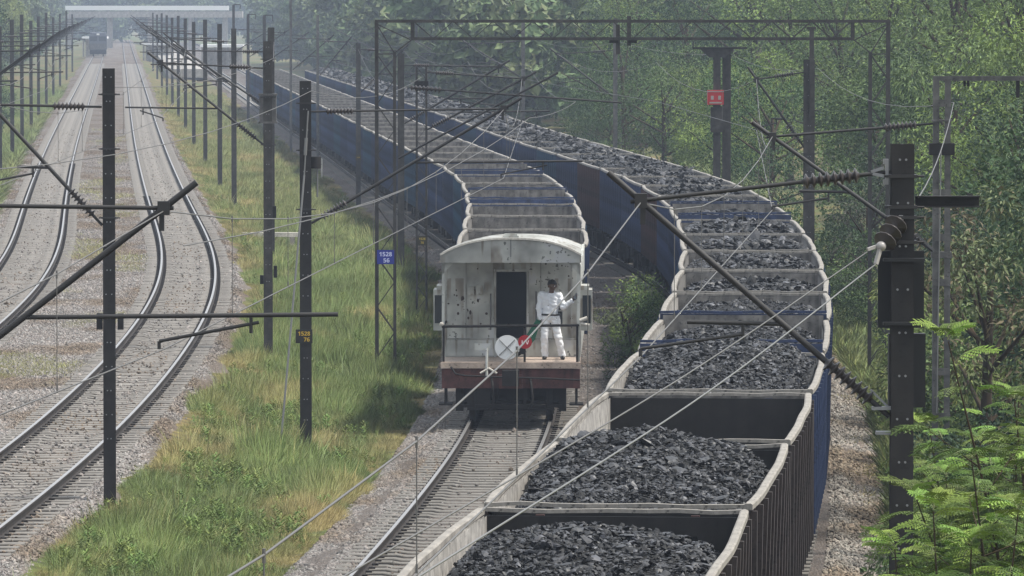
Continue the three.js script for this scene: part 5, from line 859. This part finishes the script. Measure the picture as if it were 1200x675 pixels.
{
  const R = rng(2024), cnt = {}; const nth = k => ordinal(cnt[k] = (cnt[k] ?? 0) + 1);
  for (let d = 64; d < 310; d += 3.2 + d * 0.022) { const x = trackR(d) + 3.9 + 1.9 * R(), k = R() < 0.06 ? 4 : Math.floor(R() * 4), w = shrubWord[k]; plantTree('shrub', treeBank.shrubs[k], x, d + R() * 2, 0.55 + 0.6 * R(), R() * 6.28, `${w} beside the loaded train, ${nth(w)} of its kind from the front`, 'shrub', 'shrubs along the loaded train'); }
  for (let d = 88; d < 350; d += 6.5 + d * 0.022) { const x = trackR(d) + 7.2 + 2.2 * R(), k = Math.floor(R() * 4), w = smallWord[k]; plantTree('small_tree', treeBank.small[k], x, d + R() * 3, 0.62 + 0.62 * R(), R() * 6.28, `${w} at the wood's edge, ${nth(w)} of its kind from the front`, 'tree', 'trees at the edge of the wood'); }
  for (let d = 128; d < 390; d += 11 + d * 0.03) { const x = trackR(d) + 12 + 4 * R(), k = Math.floor(R() * 4), w = tallWord[k]; plantTree('tall_tree', treeBank.tall[k], x, d + R() * 4, 0.85 + 0.35 * R(), R() * 6.28, `${w} inside the wood, ${nth(w)} of its kind from the front`, 'tree', 'tall trees of the wood'); }
  for (let d = 190; d < 420; d += 30) { const x = trackR(d) + 20 + 6 * R(), k = Math.floor(R() * 4), w = tallWord[k]; plantTree('tall_tree', treeBank.tall[k], x, d + R() * 4, 1.05 + 0.3 * R(), R() * 6.28, `${w} at the wood's back, ${nth(w + 'b')} of its kind from the front`, 'tree', 'tall trees of the wood'); }
  for (const [px, d, s, w] of [[1150, 104, 0.98, 'brown half-dry tree right of the twin-channel mast'], [1022, 176, 0.8, 'brown half-dry tree behind the portal\'s right leg']]) plantTree('dry_tree', treeBank.small[4], atX(px, d), d, s, d, w, 'tree', 'half-dry trees');
  // left edge trees
  for (let d = 330, i = 0; d < 640; d += 38, i++) { const k = i % 4, x = trackO(d) - 8 - 3 * R() - (i % 2) * 6; plantTree('tall_tree', treeBank.tall[k], x, d, 0.75 + 0.3 * R(), R() * 6.28, `${tallWord[k]} at the left edge behind the masts, ${nth('left')} of that row`, 'tree', 'trees at the left edge'); }
  for (let d = 300, i = 0; d < 520; d += 22, i++) { const k = i % 4, x = trackO(d) - 5.5 - 2 * R(); plantTree('shrub', treeBank.shrubs[k], x, d, 0.8 + 0.5 * R(), R() * 6.28, `${shrubWord[k]} at the foot of the left trees, ${nth('lefts')} of that row`, 'shrub', 'shrubs at the left edge'); }
  // bush between the trains
  const gap = d => (trackL(d) + trackR(d)) / 2;
  for (const [d, off, s, k, w] of [[147, 0.0, 0.72, 0, 'bright green bush growing between the two trains'], [153, -0.1, 0.68, 0, 'green bush between the trains, just behind the bright one'], [141, 0.2, 0.42, 0, 'low green bush between the trains, in front of the bright one'], [161, 0.1, 0.5, 3, 'pale bush between the trains, rearmost of the clump']]) plantTree('gap_bush', treeBank.shrubs[k], gap(d) + off, d, s * 1.0, d, w, 'bush', 'bushes between the trains', s);
}
makeWeeds();
// far wood: a hazy mass of crowns, one object
{
  const R = rng(77), lf = new Leaves(); for (let i = 0; i < 240; i++) { const o = rdir(R); o.y = o.y * 0.8 + 0.1; const p = o.clone().multiplyScalar(0.55 + 0.45 * R()), n = o.clone().add(rdir(R).multiplyScalar(0.6)).normalize(), d = rdir(R), b = 0.7 + 0.6 * R(); lf.leaf(p, d, n, 0.42 * (0.6 + 0.7 * R()), 0.26, [0.10 * b, 0.14 * b, 0.058 * b]); }
  const spots = [];
  const add = (x, d, H, r) => { const n = 14 + Math.floor(R() * 8); for (let i = 0; i < n; i++) { const u = rdir(R); spots.push([x + u.x * r * 0.8, H * 0.58 + u.y * H * 0.40, d + u.z * r * 0.8, r * (0.34 + 0.2 * R())]); } };
  for (let d = 390; d < 1000; d += 9) for (let k = 0; k < 4; k++) add(trackR(d) + 7 + k * 9 + 7 * R(), d + 6 * R(), 8 + 5 * R() + k * 1.5, 3.6 + 1.5 * R());
  for (let x = -420; x < 330; x += 5.5) for (let k = 0; k < 2; k++) add(x + 5 * R(), 1420 + k * 40 + 30 * R(), 11 + 6 * R(), 5.5 + 2 * R());
  for (let d = 640; d < 1300; d += 13) for (let k = 0; k < 3; k++) add(trackO(d) - 11 - k * 9 - 6 * R(), d, 8 + 5 * R(), 4.2);
  const im = new THREE.InstancedMesh(lf.geo(), M.plant, spots.length), o = new THREE.Object3D(), c = new THREE.Color();
  spots.forEach(([x, y, d, r], i) => { o.position.set(x, y, -d); o.rotation.set(0, R() * 6.28, 0); o.scale.set(r, r * 0.85, r); o.updateMatrix(); im.setMatrixAt(i, o.matrix); const b = 0.75 + 0.5 * R(); c.setRGB(b * (0.9 + 0.3 * R()), b, b * 0.95); im.setColorAt(i, c); });
  im.name = 'far_wood'; im.castShadow = im.receiveShadow = true; scene.add(im); tag(im, 'hazy distant woodland closing the view behind the tracks', 'wood', null, 'stuff');
}
// foreground tree with feathery twice-divided leaves, leaning in from the lower right
function frondGeo(seed) {
  const R = rng(seed), lf = new Leaves(), q = []; const L = 0.34, n = 8, arch = t => V(0, 0.02 + 0.05 * Math.sin(t * 2.6) - 0.10 * t * t, L * t);
  for (let i = 0; i < 3; i++) q.push(rod(arch(i / 3), arch((i + 1) / 3), 0.0035, 3));
  for (let i = 0; i < n; i++) for (const s of [-1, 1]) {
    const t = 0.22 + 0.78 * i / n, p = arch(t), pl = 0.115 * (1 - 0.45 * Math.abs(t - 0.55)) * (0.85 + 0.3 * R()), dir = V(s * 0.86, -0.16 - 0.14 * R(), 0.5).normalize(), m = 4;
    for (let k = 0; k < m; k++) for (const e of [-1, 1]) { const b = p.clone().addScaledVector(dir, pl * (k + 0.5) / m), ld = dir.clone().multiplyScalar(0.75).add(V(-dir.z * e * s, 0.04, dir.x * e * s).multiplyScalar(0.9)).normalize(), g = 0.8 + 0.4 * R(); lf.leaf(b, ld, V(0.1 * (R() - 0.5), 1, 0.2 * (R() - 0.5)).normalize(), 0.040, 0.018, [0.19 * g, 0.30 * g, 0.05 * g]); }
  }
  return { leaves: lf.geo(), rachis: join(q) };
}
{
  const fr = [frondGeo(31), frondGeo(32), frondGeo(33)], mS = new THREE.Matrix4(), qt = new THREE.Quaternion(), eul = new THREE.Euler();
  function frondTree(label, seed, base, stems, tint) {
    const R = rng(seed), t = thing('feathery_tree', label, 'tree', [base.x, base.y, base.z], 0, 'feathery trees in the lower right corner'), wood = [], leaf = [], rach = [];
    for (const [tip, bend, m] of stems) {
      const a = V(0, -0.3, 0), b = tip.clone().sub(base), c = new THREE.CatmullRomCurve3([a, a.clone().lerp(b, 0.45).add(bend), a.clone().lerp(b, 0.75).add(bend.clone().multiplyScalar(0.8)), b]);
      for (let i = 0; i < 14; i++) wood.push(rod(c.getPoint(i / 14), c.getPoint((i + 1) / 14), lerp(0.035, 0.006, i / 14), 6, lerp(0.035, 0.006, (i + 1) / 14)));
      const frond = (p, yaw, pitch, s) => { const k = Math.floor(R() * 3); eul.set(pitch, yaw, (R() - 0.5) * 0.5, 'YXZ'); mS.compose(p, qt.setFromEuler(eul), V(s, s, s)); const g = fr[k].leaves.clone().applyMatrix4(mS), cc = g.attributes.color, f = tint * (0.38 + 0.85 * R() ** 1.4), yl = 0.85 + 0.35 * R(); for (let i = 0; i < cc.count; i++) cc.setXYZ(i, cc.getX(i) * f * yl, cc.getY(i) * f, cc.getZ(i) * f); leaf.push(g); rach.push(fr[k].rachis.clone().applyMatrix4(mS)); };
      for (let i = 0; i < m; i++) {
        const u = 0.42 + 0.58 * (i / m) ** 0.8, p = c.getPoint(u), yaw = i * 2.4 + R();
        if (u < 0.86 && R() < 0.75) { const sl = 0.25 + 0.5 * R(), e = p.clone().add(V(Math.sin(yaw) * sl, 0.15 + 0.25 * R(), Math.cos(yaw) * sl)); wood.push(rod(p, e, 0.008, 5, 0.004)); for (let k = 0; k < 7; k++) frond(p.clone().lerp(e, 0.25 + 0.125 * k), yaw + (R() - 0.5) * 2.6, -0.35 + 0.7 * R(), 0.7 + 0.5 * R()); }
        else frond(p, yaw, -0.5 + 0.6 * R(), 0.7 + 0.45 * R());
      }
      for (let k = 0; k < 5; k++) frond(b.clone(), k * 1.26 + R(), -0.75 + 0.5 * R(), 0.75 + 0.3 * R());
    }
    part('trunk', wood, M.bark, t); part('stalks', rach, M.stem, t); part('crown', leaf, M.plant, t);
  }
  const gy = (px, d) => { const x = atX(px, d); return V(x, groundY(x, d), -d); };
  frondTree('feathery-leaved tree in the lower right corner with one thin shoot rising above it', 5, gy(1190, 52), [[at(1112, 400, 51), V(0.35, -0.1, 0), 12], [at(1190, 470, 52), V(0.2, 0, 0), 26], [at(1140, 540, 50), V(0.1, 0, 0.1), 26], [at(1075, 585, 52), V(0.3, 0.1, 0), 22], [at(1150, 610, 51.5), V(0, 0, 0), 26], [at(1230, 520, 51), V(0, 0, 0), 24]], 1.0);
  frondTree('bright feathery shoots at the bottom edge in front of the thick mast', 6, gy(1115, 50), [[at(1050, 645, 50), V(0, 0, 0), 18], [at(1095, 600, 49), V(0.05, 0, 0), 22], [at(1140, 640, 49.5), V(0, 0, 0.1), 24], [at(1195, 600, 49), V(0, 0, 0), 24]], 1.15);
  frondTree('feathery tree behind the thick mast with paler leaves', 7, gy(1140, 66), [[at(1090, 500, 66), V(0.1, 0, 0), 26], [at(1150, 520, 67), V(0.0, 0, 0.1), 28], [at(1195, 470, 66), V(0.1, 0, 0), 28], [at(1110, 560, 65), V(0, 0, 0), 26], [at(1170, 580, 65), V(0, 0, 0), 26], [at(1080, 600, 65), V(0, 0, 0), 24], [at(1210, 560, 66), V(0, 0, 0), 26]], 0.85);
}
// ------------------------------------------------------------------ small things and the far end of the yard
{
  const x0 = atX(283, 227), x1 = atX(352, 227), y = groundY((x0 + x1) / 2, 227); const s = thing('concrete_slab', 'long white concrete slab lying in the grass', 'slab', [(x0 + x1) / 2, y, -227]); part('slab', box(x1 - x0, 0.16, 0.35, 0, 0.36, 0), M.whiteWorn, s); part('block', [box(0.2, 0.36, 0.4, -0.8, 0.1, 0), box(0.2, 0.36, 0.4, 0.8, 0.1, 0)], M.concrete, s);
  const post = thing('marker_post', 'short white post in the grass beside the empty train', 'post', [atX(377, 320), groundY(atX(377, 320), 320), -320]); part('post', box(0.09, 1.2, 0.09, 0, 0.55, 0), M.whiteWorn, post); part('cap', new THREE.ConeGeometry(0.08, 0.1, 4).translate(0, 1.2, 0), M.whiteWorn, post);
  // locomotive far off on the outer track
  const d = 1020, sl = slopeOf(trackO)(d), lc = thing('locomotive', 'hazy blue-grey locomotive far off on the outer track', 'locomotive', [trackO(d), LEFT_Y, -d], -Math.atan(sl));
  part('body', [box(3.0, 2.5, 15, 0, 2.4, 0), box(2.6, 0.4, 15, 0, 3.8, 0)], M.locoBlue, lc); const cab = part('cab_front', box(2.9, 1.0, 0.1, 0, 1.7, 7.55), M.mastGrey, lc); for (const x of [-0.75, 0.75]) part('windscreen', box(1.2, 0.8, 0.06, x, 3.0, 7.53), M.glass, lc); part('headlight', box(0.5, 0.3, 0.1, 0, 3.75, 7.55), M.white, lc); part('underframe', box(2.8, 0.7, 14.6, 0, 0.75, 0), M.frame, lc); bogie(4.5, lc); bogie(-4.5, lc);
  // road bridge closing the view
  const D = 1250, br = thing('footbridge', 'long hazy bridge with a white parapet across the far end of the tracks', 'bridge', [0, 0, -D]), bx0 = atX(78, D), bx1 = atX(268, D), cx = (bx0 + bx1) / 2, w = bx1 - bx0;
  part('deck', box(w + 6, 1.3, 5, cx, 7.4, 0), M.concrete, br); part('parapet', box(w, 0.95, 0.3, cx, 8.75, 2.4), M.white, br); part('parapet', box(w, 0.95, 0.3, cx, 8.75, -2.4), M.white, br); for (const t of [0.02, 0.27, 0.52, 0.77, 0.98]) part('pier', box(1.0, 7.0, 3, lerp(bx0, bx1, t), 3.4, 0), M.concrete, br);
  const shed = (label, px0, px1, dd, y0, h) => { const a = atX(px0, dd), b = atX(px1, dd), s = thing('platform_shelter', label, 'shelter', [(a + b) / 2, 0, -dd], 0, 'far platform shelters'); part('roof', box(b - a, 0.35, 7, 0, y0 + h, 0).applyMatrix4(new THREE.Matrix4().makeRotationZ(0)), M.white, s); part('wall', box((b - a) * 0.9, y0 + h - 0.3, 0.3, 0, (y0 + h - 0.3) / 2, -2.5), M.whiteWorn, s); for (const t of [-0.45, -0.15, 0.15, 0.45]) part('column', box(0.3, y0 + h, 0.3, t * (b - a), (y0 + h) / 2, 2.5), M.concrete, s); };
  shed('white platform shelter left of the far locomotive\'s track', 98, 126, 1050, 0, 3.6); shed('white platform shelter right of the far empty tracks', 168, 205, 980, 0, 3.0); shed('long white shed behind the hazy masts', 236, 286, 860, 0, 3.4);
  const pl = thing('platform', 'pale low platform beside the far end of the empty tracks', 'platform', [0, 0, 0]); const q = []; for (let k = 0; k < 6; k++) { const da = 760 + k * 50, x = trackA(da + 25) + 6.5; q.push(bar(V(trackA(da) + 7, 0.55, -da), V(trackA(da + 50) + 7, 0.55, -da - 50), 5, 1.1)); } part('slab', q, M.concrete, pl);
}
shade(scene);
renderer.render(scene, camera);
